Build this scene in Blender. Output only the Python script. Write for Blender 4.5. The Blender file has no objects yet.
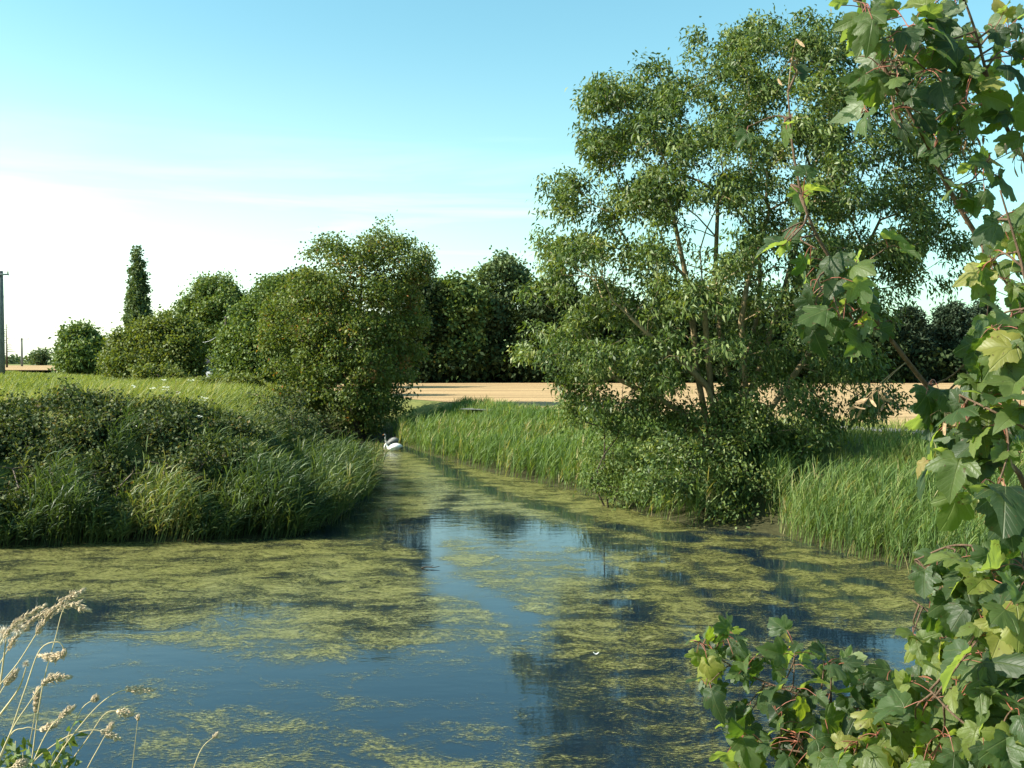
import bpy, math
import numpy as np

sc = bpy.context.scene
COL = sc.collection
F = 980.0
CZ = 4.5
PITCH = math.atan(22.0 / F)
SUN_AZ, SUN_EL = math.radians(-100), math.radians(36)      # azimuth from +Y towards +X
SUN = np.array([math.sin(SUN_AZ) * math.cos(SUN_EL), math.cos(SUN_AZ) * math.cos(SUN_EL), math.sin(SUN_EL)])
UP = np.array([0, 0, 1.0])
TAU = 2 * math.pi


# ------------------------------------------------------------------ helpers
def ray(px, py):
    u, v = (px - 512) / F, (384 - py) / F
    return np.array([u, math.cos(PITCH) + v * math.sin(PITCH), -math.sin(PITCH) + v * math.cos(PITCH)])


def at(px, py, Y):
    r = ray(px, py)
    return np.array([0, 0, CZ]) + r * (Y / r[1])


def gp(px, py, z=0.0):
    r = ray(px, py)
    return np.array([0, 0, CZ]) + r * ((z - CZ) / r[2])


def rng_(s):
    return np.random.default_rng(s)


def nrm(v):
    return v / np.maximum(np.linalg.norm(v, axis=-1, keepdims=True), 1e-9)


def mesh_obj(name, V, faces, mat, parent=None, attrs=None, uv=None, smooth=False, loc=None):
    """faces: list of (n,k) int arrays"""
    me = bpy.data.meshes.new(name)
    V = np.asarray(V, dtype=np.float32)
    faces = [np.asarray(f, dtype=np.int32) for f in faces if len(f)]
    nl = sum(f.size for f in faces)
    nf = sum(len(f) for f in faces)
    me.vertices.add(len(V))
    me.vertices.foreach_set("co", V.ravel())
    me.loops.add(nl)
    me.polygons.add(nf)
    li = np.concatenate([f.ravel() for f in faces])
    tot = np.concatenate([np.full(len(f), f.shape[1], dtype=np.int32) for f in faces])
    st = np.concatenate([[0], np.cumsum(tot)[:-1]]).astype(np.int32)
    me.loops.foreach_set("vertex_index", li)
    me.polygons.foreach_set("loop_start", st)
    me.polygons.foreach_set("loop_total", tot)
    if smooth:
        me.polygons.foreach_set("use_smooth", np.ones(nf, dtype=bool))
    for k, a in (attrs or {}).items():
        at_ = me.attributes.new(k, 'FLOAT', 'POINT')
        at_.data.foreach_set("value", np.asarray(a, dtype=np.float32))
    if uv is not None:
        l = me.uv_layers.new(name="UVMap")
        l.data.foreach_set("uv", np.asarray(uv, dtype=np.float32)[li].ravel())
    me.update(calc_edges=True)
    me.validate()
    if mat is not None:
        for m in (mat if isinstance(mat, list) else [mat]):
            me.materials.append(m)
    o = bpy.data.objects.new(name, me)
    COL.objects.link(o)
    if parent is not None:
        o.parent = parent
    if loc is not None:
        o.location = loc
    return o


def tag(o, label=None, cat=None, group=None, kind=None):
    if label: o['label'] = label
    if cat: o['category'] = cat
    if group: o['group'] = group
    if kind: o['kind'] = kind
    return o


def thing(name, loc, label, cat, group=None):
    o = bpy.data.objects.new(name, None)
    o.empty_display_size = 0.2
    o.location = loc
    COL.objects.link(o)
    return tag(o, label, cat, group)


class Acc:
    """collects vertices, faces of several sizes, one tint value per vertex"""
    def __init__(s):
        s.V, s.F, s.T, s.n = [], {}, [], 0

    def add(s, V, faces, tint=0.5):
        V = np.asarray(V, dtype=float)
        s.V.append(V)
        for f in faces:
            f = np.asarray(f)
            if len(f): s.F.setdefault(f.shape[1], []).append(f + s.n)
        s.T.append(np.broadcast_to(np.asarray(tint, dtype=float), (len(V),)))
        s.n += len(V)

    def build(s, name, mat, parent=None, smooth=False, origin=None):
        V = np.concatenate(s.V)
        if origin is not None: V = V - np.asarray(origin)
        return mesh_obj(name, V, [np.concatenate(f) for f in s.F.values()], mat, parent,
                        {'tint': np.concatenate(s.T)}, smooth=smooth)


def tube(acc, P, R, k=6, tint=0.5, cap=True):
    """smooth lofted tube along polyline P with radii R (scalar radii, or (rx, rz) pairs)"""
    P = np.asarray(P, dtype=float)
    R = np.broadcast_to(np.asarray(R, dtype=float), (len(P),)) if np.ndim(R) < 2 else np.asarray(R, dtype=float)
    T = nrm(np.gradient(P, axis=0))
    ref = np.array([0, 0, 1.0]) if abs(T[:, 2]).mean() < 0.9 else np.array([1.0, 0, 0])
    A = nrm(np.cross(T, ref)); B = np.cross(A, T)
    th = np.arange(k) / k * TAU
    if R.ndim == 1:
        R = np.stack([R, R], 1)
    V = P[:, None] + A[:, None] * (R[:, 0, None, None] * np.cos(th)[None, :, None]) + B[:, None] * (R[:, 1, None, None] * np.sin(th)[None, :, None])
    n = len(P)
    i = np.arange(n - 1)[:, None] * k; j = np.arange(k)[None]; j2 = (j + 1) % k
    Q = np.stack([i + j, i + j2, i + k + j2, i + k + j], -1).reshape(-1, 4)
    V = V.reshape(-1, 3)
    fs = [Q]
    if cap:
        V = np.concatenate([V, P[[0, -1]]])
        jj = np.arange(k); jk = (jj + 1) % k
        a = n * k
        fs.append(np.stack([np.full(k, a), jk, jj], -1))
        fs.append(np.stack([np.full(k, a + 1), (n - 1) * k + jj, (n - 1) * k + jk], -1))
    acc.add(V, fs, tint)


def spline(P, n):
    """Catmull-Rom through P"""
    P = np.asarray(P, dtype=float)
    Q = np.concatenate([[2 * P[0] - P[1]], P, [2 * P[-1] - P[-2]]])
    out = []
    for t in np.linspace(0, len(P) - 1 - 1e-6, n):
        i = int(t); f = t - i
        a, b, c, d = Q[i:i + 4]
        out.append(0.5 * (2 * b + (c - a) * f + (2 * a - 5 * b + 4 * c - d) * f * f + (3 * b - a - 3 * c + d) * f ** 3))
    return np.array(out)


def box(acc, c, s, rz=0, tint=0.5):
    x, y, z = np.array(s) / 2
    V = np.array([[a * x, b * y, d * z] for d in (-1, 1) for a, b in ((-1, -1), (1, -1), (1, 1), (-1, 1))])
    cr, sr = math.cos(rz), math.sin(rz)
    V = V @ np.array([[cr, sr, 0], [-sr, cr, 0], [0, 0, 1]]) + np.array(c)
    acc.add(V, [np.array([[0, 3, 2, 1], [4, 5, 6, 7], [0, 1, 5, 4], [1, 2, 6, 5], [2, 3, 7, 6], [3, 0, 4, 7]])], tint)


# ------------------------------------------------------------------ materials
class NT:
    def __init__(s, name):
        s.m = bpy.data.materials.new(name)
        s.m.use_nodes = True
        s.t = s.m.node_tree
        s.t.nodes.clear()
        s.out = s.n('ShaderNodeOutputMaterial')

    def n(s, t, **kw):
        x = s.t.nodes.new(t)
        for k, v in kw.items():
            if k.startswith('i_'):
                key = k[2:].replace('_', ' ')
                x.inputs[int(key) if key.isdigit() else key].default_value = v
            else:
                setattr(x, k, v)
        return x

    def l(s, a, b):
        s.t.links.new(a, b)

    def math(s, op, a, b=None, c=None, clamp=False):
        x = s.n('ShaderNodeMath', operation=op, use_clamp=clamp)
        for i, v in enumerate((a, b, c)):
            if v is None: continue
            if isinstance(v, (int, float)): x.inputs[i].default_value = v
            else: s.l(v, x.inputs[i])
        return x.outputs[0]

    def ramp(s, fac, stops, interp='LINEAR'):
        r = s.n('ShaderNodeValToRGB')
        r.color_ramp.interpolation = interp
        e = r.color_ramp.elements
        while len(e) < len(stops): e.new(0.5)
        for x, (p, c) in zip(e, stops):
            x.position = p
            x.color = (*c, 1) if len(c) == 3 else c
        if fac is not None: s.l(fac, r.inputs[0])
        return r.outputs[0]

    def noise(s, scale, detail=4, rough=0.55, vec=None, dist=0.0):
        x = s.n('ShaderNodeTexNoise')
        x.inputs['Scale'].default_value = scale
        x.inputs['Detail'].default_value = detail
        x.inputs['Roughness'].default_value = rough
        x.inputs['Distortion'].default_value = dist
        if vec is not None: s.l(vec, x.inputs['Vector'])
        return x.outputs['Fac']

    def mapping(s, vec, scale=(1, 1, 1), loc=(0, 0, 0), rot=(0, 0, 0)):
        x = s.n('ShaderNodeMapping')
        x.inputs['Scale'].default_value = scale
        x.inputs['Location'].default_value = loc
        x.inputs['Rotation'].default_value = rot
        s.l(vec, x.inputs['Vector'])
        return x.outputs[0]

    def mix(s, fac, a, b, blend='MIX'):
        x = s.n('ShaderNodeMix', data_type='RGBA', blend_type=blend)
        for sock, v in ((x.inputs[0], fac), (x.inputs[6], a), (x.inputs[7], b)):
            if isinstance(v, (int, float)): sock.default_value = v
            elif isinstance(v, tuple): sock.default_value = (*v, 1)
            else: s.l(v, sock)
        return x.outputs[2]

    def bsdf(s, color, rough=0.6, spec=0.3, normal=None, **kw):
        b = s.n('ShaderNodeBsdfPrincipled')
        if isinstance(color, tuple): b.inputs['Base Color'].default_value = (*color, 1)
        else: s.l(color, b.inputs['Base Color'])
        if isinstance(rough, (int, float)): b.inputs['Roughness'].default_value = rough
        else: s.l(rough, b.inputs['Roughness'])
        b.inputs['Specular IOR Level'].default_value = spec
        if normal is not None: s.l(normal, b.inputs['Normal'])
        return b

    def bump(s, h, strength=0.5, dist=0.1):
        x = s.n('ShaderNodeBump')
        x.inputs['Strength'].default_value = strength
        x.inputs['Distance'].default_value = dist
        s.l(h, x.inputs['Height'])
        return x.outputs[0]

    def surf(s, sh):
        s.l(sh, s.out.inputs['Surface'])
        return s.m


def leaf_mat(name, stops, rough=0.45, spec=0.45, trans=0.3, tcol=(1.5, 1.45, 0.5)):
    """leaf: per-leaf natural hue from 'tint', gloss plus light coming through the blade"""
    t = NT(name)
    a = t.n('ShaderNodeAttribute', attribute_name='tint')
    c = t.ramp(a.outputs['Fac'], stops)
    b = t.bsdf(c, rough, spec)
    if trans > 0:
        tr = t.n('ShaderNodeBsdfTranslucent')
        c2 = t.mix(1.0, c, tcol, 'MULTIPLY')
        t.l(c2, tr.inputs['Color'])
        mx = t.n('ShaderNodeMixShader'); mx.inputs[0].default_value = trans
        t.l(b.outputs[0], mx.inputs[1]); t.l(tr.outputs[0], mx.inputs[2])
        return t.surf(mx.outputs[0])
    return t.surf(b.outputs[0])


def bark_mat(name, c1, c2, scale=6):
    t = NT(name)
    tc = t.n('ShaderNodeTexCoord')
    v = t.mapping(tc.outputs['Object'], (scale, scale, scale * 0.25))
    n = t.noise(3.0, 6, 0.65, v)
    c = t.ramp(n, [(0.3, c1), (0.7, c2)])
    return t.surf(t.bsdf(c, 0.85, 0.15, t.bump(n, 0.6, 0.03)).outputs[0])


def plain_mat(name, c, rough=0.6, spec=0.3, var=0.25, scale=8):
    t = NT(name)
    tc = t.n('ShaderNodeTexCoord')
    n = t.noise(scale, 5, 0.6, tc.outputs['Object'])
    col = t.ramp(n, [(0.3, tuple(x * (1 - var) for x in c)), (0.7, tuple(min(1, x * (1 + var)) for x in c))])
    return t.surf(t.bsdf(col, rough, spec).outputs[0])


M = {}
M['ash_leaf'] = leaf_mat('ash_leaf', [(0.0, (0.034, 0.062, 0.018)), (0.45, (0.086, 0.132, 0.034)), (0.8, (0.155, 0.195, 0.056)), (1.0, (0.24, 0.26, 0.10))], 0.5, 0.35, 0.30)
M['maple_like'] = leaf_mat('field_tree_leaf', [(0.0, (0.052, 0.085, 0.021)), (0.5, (0.104, 0.143, 0.034)), (0.85, (0.156, 0.169, 0.044)), (0.97, (0.221, 0.156, 0.046)), (1.0, (0.260, 0.117, 0.039))], 0.55, 0.24, 0.30)
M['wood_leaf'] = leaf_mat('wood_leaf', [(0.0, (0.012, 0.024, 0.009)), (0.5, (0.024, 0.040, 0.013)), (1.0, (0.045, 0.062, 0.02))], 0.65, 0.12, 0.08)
M['pale_leaf'] = leaf_mat('pale_wood_leaf', [(0.0, (0.055, 0.085, 0.038)), (0.5, (0.09, 0.13, 0.055)), (1.0, (0.14, 0.18, 0.08))], 0.6, 0.2, 0.22)
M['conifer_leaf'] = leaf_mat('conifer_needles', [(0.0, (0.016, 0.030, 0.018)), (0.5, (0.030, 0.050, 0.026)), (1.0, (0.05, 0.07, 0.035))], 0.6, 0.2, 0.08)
M['willow_leaf'] = leaf_mat('willow_leaf', [(0.0, (0.072, 0.102, 0.029)), (0.5, (0.120, 0.150, 0.038)), (1.0, (0.180, 0.192, 0.054))], 0.55, 0.24, 0.32)
M['hedge_leaf'] = leaf_mat('hedge_leaf', [(0.0, (0.059, 0.097, 0.030)), (0.5, (0.104, 0.151, 0.041)), (1.0, (0.168, 0.202, 0.058))], 0.55, 0.24, 0.26)
M['bramble_leaf'] = leaf_mat('bramble_leaf', [(0.0, (0.026, 0.042, 0.018)), (0.45, (0.058, 0.082, 0.030)), (0.8, (0.11, 0.13, 0.042)), (1.0, (0.17, 0.13, 0.065))], 0.65, 0.2, 0.24)
M['reed_leaf'] = leaf_mat('reed_leaf', [(0.0, (0.048, 0.090, 0.028)), (0.45, (0.102, 0.168, 0.046)), (0.8, (0.16, 0.215, 0.065)), (0.93, (0.25, 0.24, 0.09)), (1.0, (0.36, 0.30, 0.15))], 0.55, 0.24, 0.39)
M['reed_dark'] = leaf_mat('bank_reed_leaf', [(0.0, (0.036, 0.062, 0.024)), (0.5, (0.082, 0.122, 0.040)), (0.85, (0.145, 0.175, 0.055)), (1.0, (0.26, 0.235, 0.11))], 0.5, 0.25, 0.3)
M['grass_blade'] = leaf_mat('meadow_grass_blade', [(0.0, (0.085, 0.120, 0.028)), (0.5, (0.160, 0.200, 0.046)), (0.8, (0.24, 0.245, 0.085)), (1.0, (0.38, 0.32, 0.15))], 0.55, 0.24, 0.35)
M['bark'] = bark_mat('grey_brown_bark', (0.06, 0.045, 0.03), (0.17, 0.135, 0.09))
M['ash_bark'] = bark_mat('pale_ash_bark', (0.13, 0.10, 0.055), (0.32, 0.25, 0.14))
M['bark_dark'] = bark_mat('dark_bark', (0.03, 0.025, 0.018), (0.09, 0.07, 0.05))
M['cane'] = plain_mat('bramble_cane', (0.09, 0.06, 0.045))
M['petal'] = plain_mat('white_umbel', (0.75, 0.75, 0.66), 0.8, 0.1, 0.05)


# ------------------------------------------------------------------ vegetation generators
def leaf_cards(acc, P, D, m, L, W, spread, rng, ub=0.6, droop=0.25, fold=0.12, sun=0.0, lat=0.8):
    """m small folded rhombic leaves about every point P, heading roughly along D"""
    n = len(P)
    if n == 0: return
    N = n * m
    base = np.repeat(P, m, 0) + np.clip(rng.normal(size=(N, 3)), -1.5, 1.5) * np.array([1, 1, 0.8]) * spread
    ax = np.repeat(D, m, 0) * 0.6 + rng.normal(size=(N, 3)) * lat
    ax[:, 2] -= droop
    ax = nrm(ax)
    nv = rng.normal(size=(N, 3)) * 0.75 + UP * ub + SUN * sun
    s = nrm(np.cross(ax, nv)); nv = np.cross(s, ax)
    l = (L * rng.uniform(0.65, 1.25, N))[:, None]; w = (W * rng.uniform(0.7, 1.25, N))[:, None]
    a = base
    mid = base + ax * l * 0.45 + nv * l * fold
    tip = base + ax * l - UP * l * droop * 0.4
    V = np.stack([a, mid + s * w / 2, tip, mid - s * w / 2], 1).reshape(-1, 3)
    Q = np.arange(N * 4).reshape(-1, 4)
    tint = np.repeat(np.clip(np.repeat(rng.normal(0.45, 0.17, n), m) + rng.normal(0, 0.17, N), 0, 1), 4)
    acc.add(V, [Q], tint)


def skeleton(start, pts, alpha=0.35, seg=0.6, rng=None, jit=0.06):
    """join every point to the nearest well-placed node: returns nodes, parents"""
    start = np.asarray(start, dtype=float)
    cap = len(start) + len(pts) * 24
    N = np.zeros((cap, 3)); Lp = np.zeros(cap); par = np.full(cap, -1)
    N[:len(start)] = start
    for i in range(1, len(start)):
        par[i] = i - 1; Lp[i] = Lp[i - 1] + np.linalg.norm(start[i] - start[i - 1])
    n = len(start)
    order = np.argsort(np.linalg.norm(pts - start[-1], axis=1))
    tips = []
    for p in pts[order]:
        d = np.linalg.norm(N[:n] - p, axis=1)
        up = np.maximum(0, N[:n, 2] - p[2])
        j = int(np.argmin(d + alpha * Lp[:n] + 0.5 * up))
        k = max(1, min(20, int(d[j] / seg)))
        prev = j
        a = N[j].copy()
        bow = np.array([0, 0, 0.10 * d[j]])
        for q in range(1, k + 1):
            if n >= cap: break
            f = q / k
            x = a + (p - a) * f + bow * 4 * f * (1 - f) * 0.5
            if q < k: x = x + rng.normal(size=3) * jit * seg
            N[n] = x; par[n] = prev; Lp[n] = Lp[prev] + np.linalg.norm(x - N[prev])
            prev = n; n += 1
        tips.append(prev)
    return N[:n], par[:n], np.array(tips)


def skeleton_mesh(acc, N, par, R0, rtip, k=6, e=2.3):
    n = len(N)
    r = np.zeros(n)
    kids = np.zeros(n, int)
    np.add.at(kids, par[par >= 0], 1)
    acc_r = np.where(kids == 0, rtip ** e, 0.0)
    for i in range(n - 1, -1, -1):
        if par[i] >= 0: acc_r[par[i]] += acc_r[i]
    r = acc_r ** (1 / e)
    f = math.log(R0 / rtip) / max(math.log(r[0] / rtip), 1e-6)
    r = rtip * (r / rtip) ** f
    idx = np.where(par >= 0)[0]
    A, B = N[par[idx]], N[idx]
    ra, rb = np.minimum(r[par[idx]], r[idx] * 1.25), r[idx]
    T = nrm(B - A)
    ref = np.where(abs(T[:, 2:3]) > 0.9, np.array([[1.0, 0, 0]]), np.array([[0, 0, 1.0]]))
    X = nrm(np.cross(T, ref)); Y = np.cross(X, T)
    th = np.arange(k) / k * TAU
    ring = lambda C, q: C[:, None] + (X[:, None] * np.cos(th)[None, :, None] + Y[:, None] * np.sin(th)[None, :, None]) * q[:, None, None]
    V = np.concatenate([ring(A - T * ra[:, None] * 0.3, ra), ring(B, rb)], 1)
    m = len(idx)
    o = np.arange(m)[:, None] * 2 * k; j = np.arange(k)[None]; j2 = (j + 1) % k
    Q = np.stack([o + j, o + j2, o + k + j2, o + k + j], -1).reshape(-1, 4)
    acc.add(V.reshape(-1, 3), [Q])
    return r


def lobe_points(c, r, nsub, per, rng, hollow=0.55, tight=0.34):
    """twig tips inside an ellipsoidal lobe, gathered in uneven sub-clumps"""
    d = nrm(rng.normal(size=(nsub, 3)))
    d[:, 2] = np.abs(d[:, 2]) * 0.4 + d[:, 2] * 0.6
    s = c + d * r * rng.uniform(hollow, 0.92, (nsub, 1))
    pts = np.repeat(s, per, 0) + rng.normal(size=(nsub * per, 3)) * r * tight * 0.5
    return pts


def build_tree(root, starts, pts, leafargs, lmat, bmat, R0, rtip, seed, alpha=0.3, seg=0.6, k=6, extra=None, wood='trunk', crown='crown', dens=None):
    """starts: list of polylines (stems) in world space; pts assigned to the nearest stem"""
    rng = rng_(seed)
    o = np.array(root.location)
    W = Acc(); C = Acc()
    S = [np.asarray(s, dtype=float) for s in starts]
    if len(S) > 1:
        dd = np.stack([np.min(np.linalg.norm(pts[:, None] - s[None], axis=2), axis=1) for s in S], 1)
        who = np.argmin(dd, 1)
    else:
        who = np.zeros(len(pts), int)
    for i, s in enumerate(S):
        P = pts[who == i]
        if len(P) == 0:
            tube(W, s, np.linspace(R0, rtip, len(s)), k); continue
        N, par, tips = skeleton(s, P, alpha, seg, rng)
        skeleton_mesh(W, N, par, R0, rtip, k)
        T = N[tips]; D = nrm(T - N[par[tips]])
        for la in leafargs:
            leaf_cards(C, T, D, rng=rng, **la)
    t = W.build(wood, bmat, root, smooth=True, origin=o)
    c = C.build(crown, lmat, root, origin=o)
    return t, c


def blades(acc, P, H, W, rng, lean=(0.25, 0.0), leanvar=0.25, seg=3, curve=0.5, tint=(0.5, 0.2)):
    """curved tapering grass or reed blades rising from P"""
    n = len(P)
    a = rng.uniform(0, TAU, n)
    h = H * np.ones(n)
    dirx = lean[0] + rng.normal(size=n) * leanvar; diry = lean[1] + rng.normal(size=n) * leanvar
    S = np.stack([np.cos(a), np.sin(a), np.zeros(n)], 1)
    rows = []
    for q in range(seg + 1):
        f = q / seg
        off = f * 0.45 + f ** 2.4 * curve * 1.4
        c = P + np.stack([dirx * off * h, diry * off * h, h * (f - 0.22 * curve * f ** 3)], 1)
        w = W * (1 - f ** 1.6) * 0.5 + 0.001
        wv = (w * np.ones(n))[:, None]
        rows.append(c - S * wv); rows.append(c + S * wv)
    V = np.stack(rows, 1)
    k = 2 * (seg + 1)
    o = np.arange(n)[:, None] * k
    Q = np.concatenate([o + np.array([[2 * q, 2 * q + 1, 2 * q + 3, 2 * q + 2]]) for q in range(seg)], 0)
    t = np.repeat(np.clip(rng.normal(tint[0], tint[1], n), 0, 1), k)
    acc.add(V.reshape(-1, 3), [Q], t)


def reed_plants(acc, P, H, rng, lean, nleaf=6, LW=0.03, tint=(0.5, 0.2), leafL=0.55, sprd=0.45, arch=0.8):
    """upright reed stems, each with long arching leaves"""
    n = len(P)
    h = H * rng.uniform(0.7, 1.15, n)
    ld = np.stack([lean[0] + rng.normal(size=n) * 0.10, lean[1] + rng.normal(size=n) * 0.10, np.ones(n)], 1)
    base_t = np.clip(rng.normal(tint[0], tint[1], n), 0, 1)
    blades_P, blades_D, bl, bt = [], [], [], []
    # stems
    a = rng.uniform(0, TAU, n); S = np.stack([np.cos(a), np.sin(a), 0 * a], 1) * 0.008
    top = P + ld * h[:, None]
    V = np.stack([P - S, P + S, top + S * 0.3, top - S * 0.3], 1).reshape(-1, 3)
    acc.add(V, [np.arange(n * 4).reshape(-1, 4)], np.repeat(base_t, 4))
    for i in range(nleaf):
        f = (i + rng.uniform(0.2, 1.0, n)) / nleaf * 0.8 + 0.2
        q = P + ld * (h * f)[:, None]
        az = rng.uniform(0, TAU, n)
        d = np.stack([np.cos(az) * sprd + lean[0] * 1.3, np.sin(az) * sprd + lean[1] * 1.3, np.full(n, 1.0)], 1)
        blades_P.append(q); blades_D.append(nrm(d)); bl.append(leafL * h / H * rng.uniform(0.6, 1.2, n)); bt.append(base_t + rng.normal(0, 0.08, n))
    P2 = np.concatenate(blades_P); D = np.concatenate(blades_D); L = np.concatenate(bl); t = np.clip(np.concatenate(bt), 0, 1)
    m = len(P2)
    side = nrm(np.cross(D, UP + rng.normal(size=(m, 3)) * 0.4))
    hor = D.copy(); hor[:, 2] = 0
    rows = []
    for q, wf in ((0, 0.6), (0.35, 1.0), (0.7, 0.75), (1.0, 0.04)):
        c = P2 + D * (L * q)[:, None] + (hor * 0.5 - UP * 0.55) * (L * q ** 2.2)[:, None] * arch
        rows += [c - side * LW * wf / 2, c + side * LW * wf / 2]
    V = np.stack(rows, 1).reshape(-1, 3)
    o = np.arange(m)[:, None] * 8
    Q = np.concatenate([o + np.array([[2 * q, 2 * q + 1, 2 * q + 3, 2 * q + 2]]) for q in range(3)], 0)
    acc.add(V, [Q], np.repeat(t, 8))


# ------------------------------------------------------------------ water outline and terrain
left_bank = [(-700, 552), (-300, 550), (0, 546), (60, 545), (120, 542), (200, 541), (285, 537), (330, 524), (354, 506), (363, 486), (365, 470), (364, 457), (358, 448), (352, 443)]
right_bank = [(376, 437.5), (392, 441), (430, 455), (480, 470), (540, 483), (600, 497), (645, 515), (700, 527), (770, 533), (830, 549), (900, 566), (1000, 596), (1100, 618)]
LB = np.array([gp(*p)[:2] for p in left_bank])
RB = np.array([gp(*p)[:2] for p in right_bank])
far_end = np.array([[-9.6, 55.6], [-9.2, 57.2]])
near_edge = np.array([[30, 14], [34, 8.2], [14, 8.6], [5, 8.9], [-5, 8.8], [-20, 8.6], [-60, 9]])
WPOLY = np.concatenate([LB, far_end, RB, near_edge])


def sdf(P, poly):
    """signed distance, positive outside"""
    P = np.asarray(P, dtype=float)
    out = np.empty(len(P))
    A = poly; B = np.roll(poly, -1, 0)
    E = B - A
    for s in range(0, len(P), 20000):
        p = P[s:s + 20000]
        w = p[:, None] - A[None]
        t = np.clip((w * E).sum(-1) / (E * E).sum(-1), 0, 1)
        d = np.linalg.norm(w - E * t[..., None], axis=2).min(1)
        c = (A[None, :, 1] > p[:, None, 1]) != (B[None, :, 1] > p[:, None, 1])
        xi = A[None, :, 0] + (p[:, None, 1] - A[None, :, 1]) * E[None, :, 0] / np.where(E[:, 1] == 0, 1e-9, E[:, 1])[None]
        ins = (c & (p[:, None, 0] < xi)).sum(1) % 2 == 1
        out[s:s + 20000] = np.where(ins, -d, d)
    return out


def sst(x, a, b):
    t = np.clip((x - a) / (b - a), 0, 1)
    return t * t * (3 - 2 * t)


def side_right(x, y):
    xc = np.interp(y, [0, 25, 56, 66, 120, 400, 4000], [-6, -4, -8.5, -17, -55, -200, -1800])
    w = np.interp(y, [0, 60, 120, 400], [3, 4, 12, 40])
    return sst(x, xc - w, xc + w)


LZ, RZ = 3.0, 2.0


def hfun(x, y, d=None):
    x = np.asarray(x, dtype=float); y = np.asarray(y, dtype=float)
    if d is None: d = sdf(np.stack([x, y], 1), WPOLY)
    r = side_right(x, y)
    near = 1 - sst(y, 8, 16)
    plat = LZ * (1 - r) + RZ * r
    plat = plat * (1 - near) + 3.0 * near
    bw = 6.0 * (1 - r) + 5.0 * r
    bw = bw * (1 - near) + 6.2 * near
    h = np.where(d > 0, plat * sst(d / bw, -0.02, 1), -0.9 * sst(-d / 2.5, 0, 1))
    bumps = 0.10 * np.sin(x * 0.9 + 1.3 * np.sin(y * 0.5)) * np.sin(y * 0.8 + x * 0.2) + 0.06 * np.sin(x * 2.3 + y * 1.7)
    return h + np.where(d > 0.5, bumps, 0) * (1 - r) * (1 - near) * np.clip((d - .5) / 2, 0, 1)


def hz(x, y):
    return float(hfun(np.array([x]), np.array([y]))[0])


def graded(lo, hi, near_lo, near_hi, step, g=1.16):
    mid = np.arange(near_lo, near_hi + step / 2, step)
    r, s, v = [], step, near_hi
    while v < hi:
        s *= g; v += s; r.append(v)
    l, s, v = [], step, near_lo
    while v > lo:
        s *= g; v -= s; l.append(v)
    return np.concatenate([l[::-1], mid, r])


gx = graded(-4000, 4000, -32, 32, 0.45)
gy = graded(-60, 6000, -4, 72, 0.45)
X, Y = np.meshgrid(gx, gy)
d_all = sdf(np.stack([X.ravel(), Y.ravel()], 1), WPOLY)
Z = hfun(X.ravel(), Y.ravel(), d_all)
nx, ny = len(gx), len(gy)
I = (np.arange(ny - 1)[:, None] * nx + np.arange(nx - 1)[None]).ravel()
GQ = np.stack([I, I + 1, I + nx + 1, I + nx], 1)

t = NT('grassy_ground')
tc = t.n('ShaderNodeTexCoord')
big = t.noise(0.06, 5, 0.6, tc.outputs['Object'])
fine = t.noise(2.2, 6, 0.7, tc.outputs['Object'])
c = t.ramp(big, [(0.32, (0.085, 0.115, 0.030)), (0.5, (0.135, 0.155, 0.045)), (0.68, (0.21, 0.185, 0.075))])
c = t.mix(0.5, c, t.ramp(fine, [(0.3, (0.06, 0.075, 0.022)), (0.7, (0.19, 0.20, 0.065))]))
sep = t.n('ShaderNodeSeparateXYZ'); t.l(tc.outputs['Object'], sep.inputs[0])
mud = t.math('MULTIPLY_ADD', sep.outputs['Z'], -1.0, 1.25, clamp=True)
mud = t.math('MULTIPLY', mud, 0.9)
c = t.mix(mud, c, t.ramp(fine, [(0.3, (0.022, 0.022, 0.012)), (0.7, (0.055, 0.05, 0.026))]))
M['ground'] = t.surf(t.bsdf(c, 0.95, 0.1, t.bump(fine, 0.8, 0.12)).outputs[0])
ground = mesh_obj('ground', np.stack([X.ravel(), Y.ravel(), Z], 1), [GQ], M['ground'], smooth=True)
tag(ground, kind='structure')

# stubble field, grass verge track: flat sheets on the flat right-hand plateau
t = NT('stubble_soil')
tc = t.n('ShaderNodeTexCoord')
v = t.mapping(tc.outputs['Object'], (0.25, 2.4, 1), rot=(0, 0, 0.10))
n1 = t.noise(1.0, 5, 0.6, v); n2 = t.noise(9, 5, 0.7, tc.outputs['Object']); n3 = t.noise(0.07, 3, 0.5, tc.outputs['Object'])
c = t.ramp(n1, [(0.30, (0.28, 0.18, 0.105)), (0.5, (0.38, 0.27, 0.15)), (0.70, (0.48, 0.35, 0.205))])
c = t.mix(0.35, c, t.ramp(n2, [(0.3, (0.20, 0.115, 0.06)), (0.7, (0.52, 0.36, 0.20))]))
c = t.mix(t.math('MULTIPLY', n3, 0.35), c, (0.36, 0.25, 0.13))
n4 = t.noise(1.0, 3, 0.5, t.mapping(tc.outputs['Object'], (0.035, 0.42, 1), rot=(0, 0, 0.10)))
c = t.mix(1.0, c, t.ramp(n4, [(0.35, (0.72, 0.70, 0.66)), (0.65, (1.12, 1.10, 1.05))]), 'MULTIPLY')
M['stubble'] = t.surf(t.bsdf(c, 0.95, 0.08, t.bump(n2, 0.6, 0.08)).outputs[0])


def sheet(name, poly, z, mat, sub=None):
    P = np.array([[*p, z] for p in poly])
    n = len(P)
    o = mesh_obj(name, P, [np.arange(n)[None]], mat)
    return tag(o, kind='structure')


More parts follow.
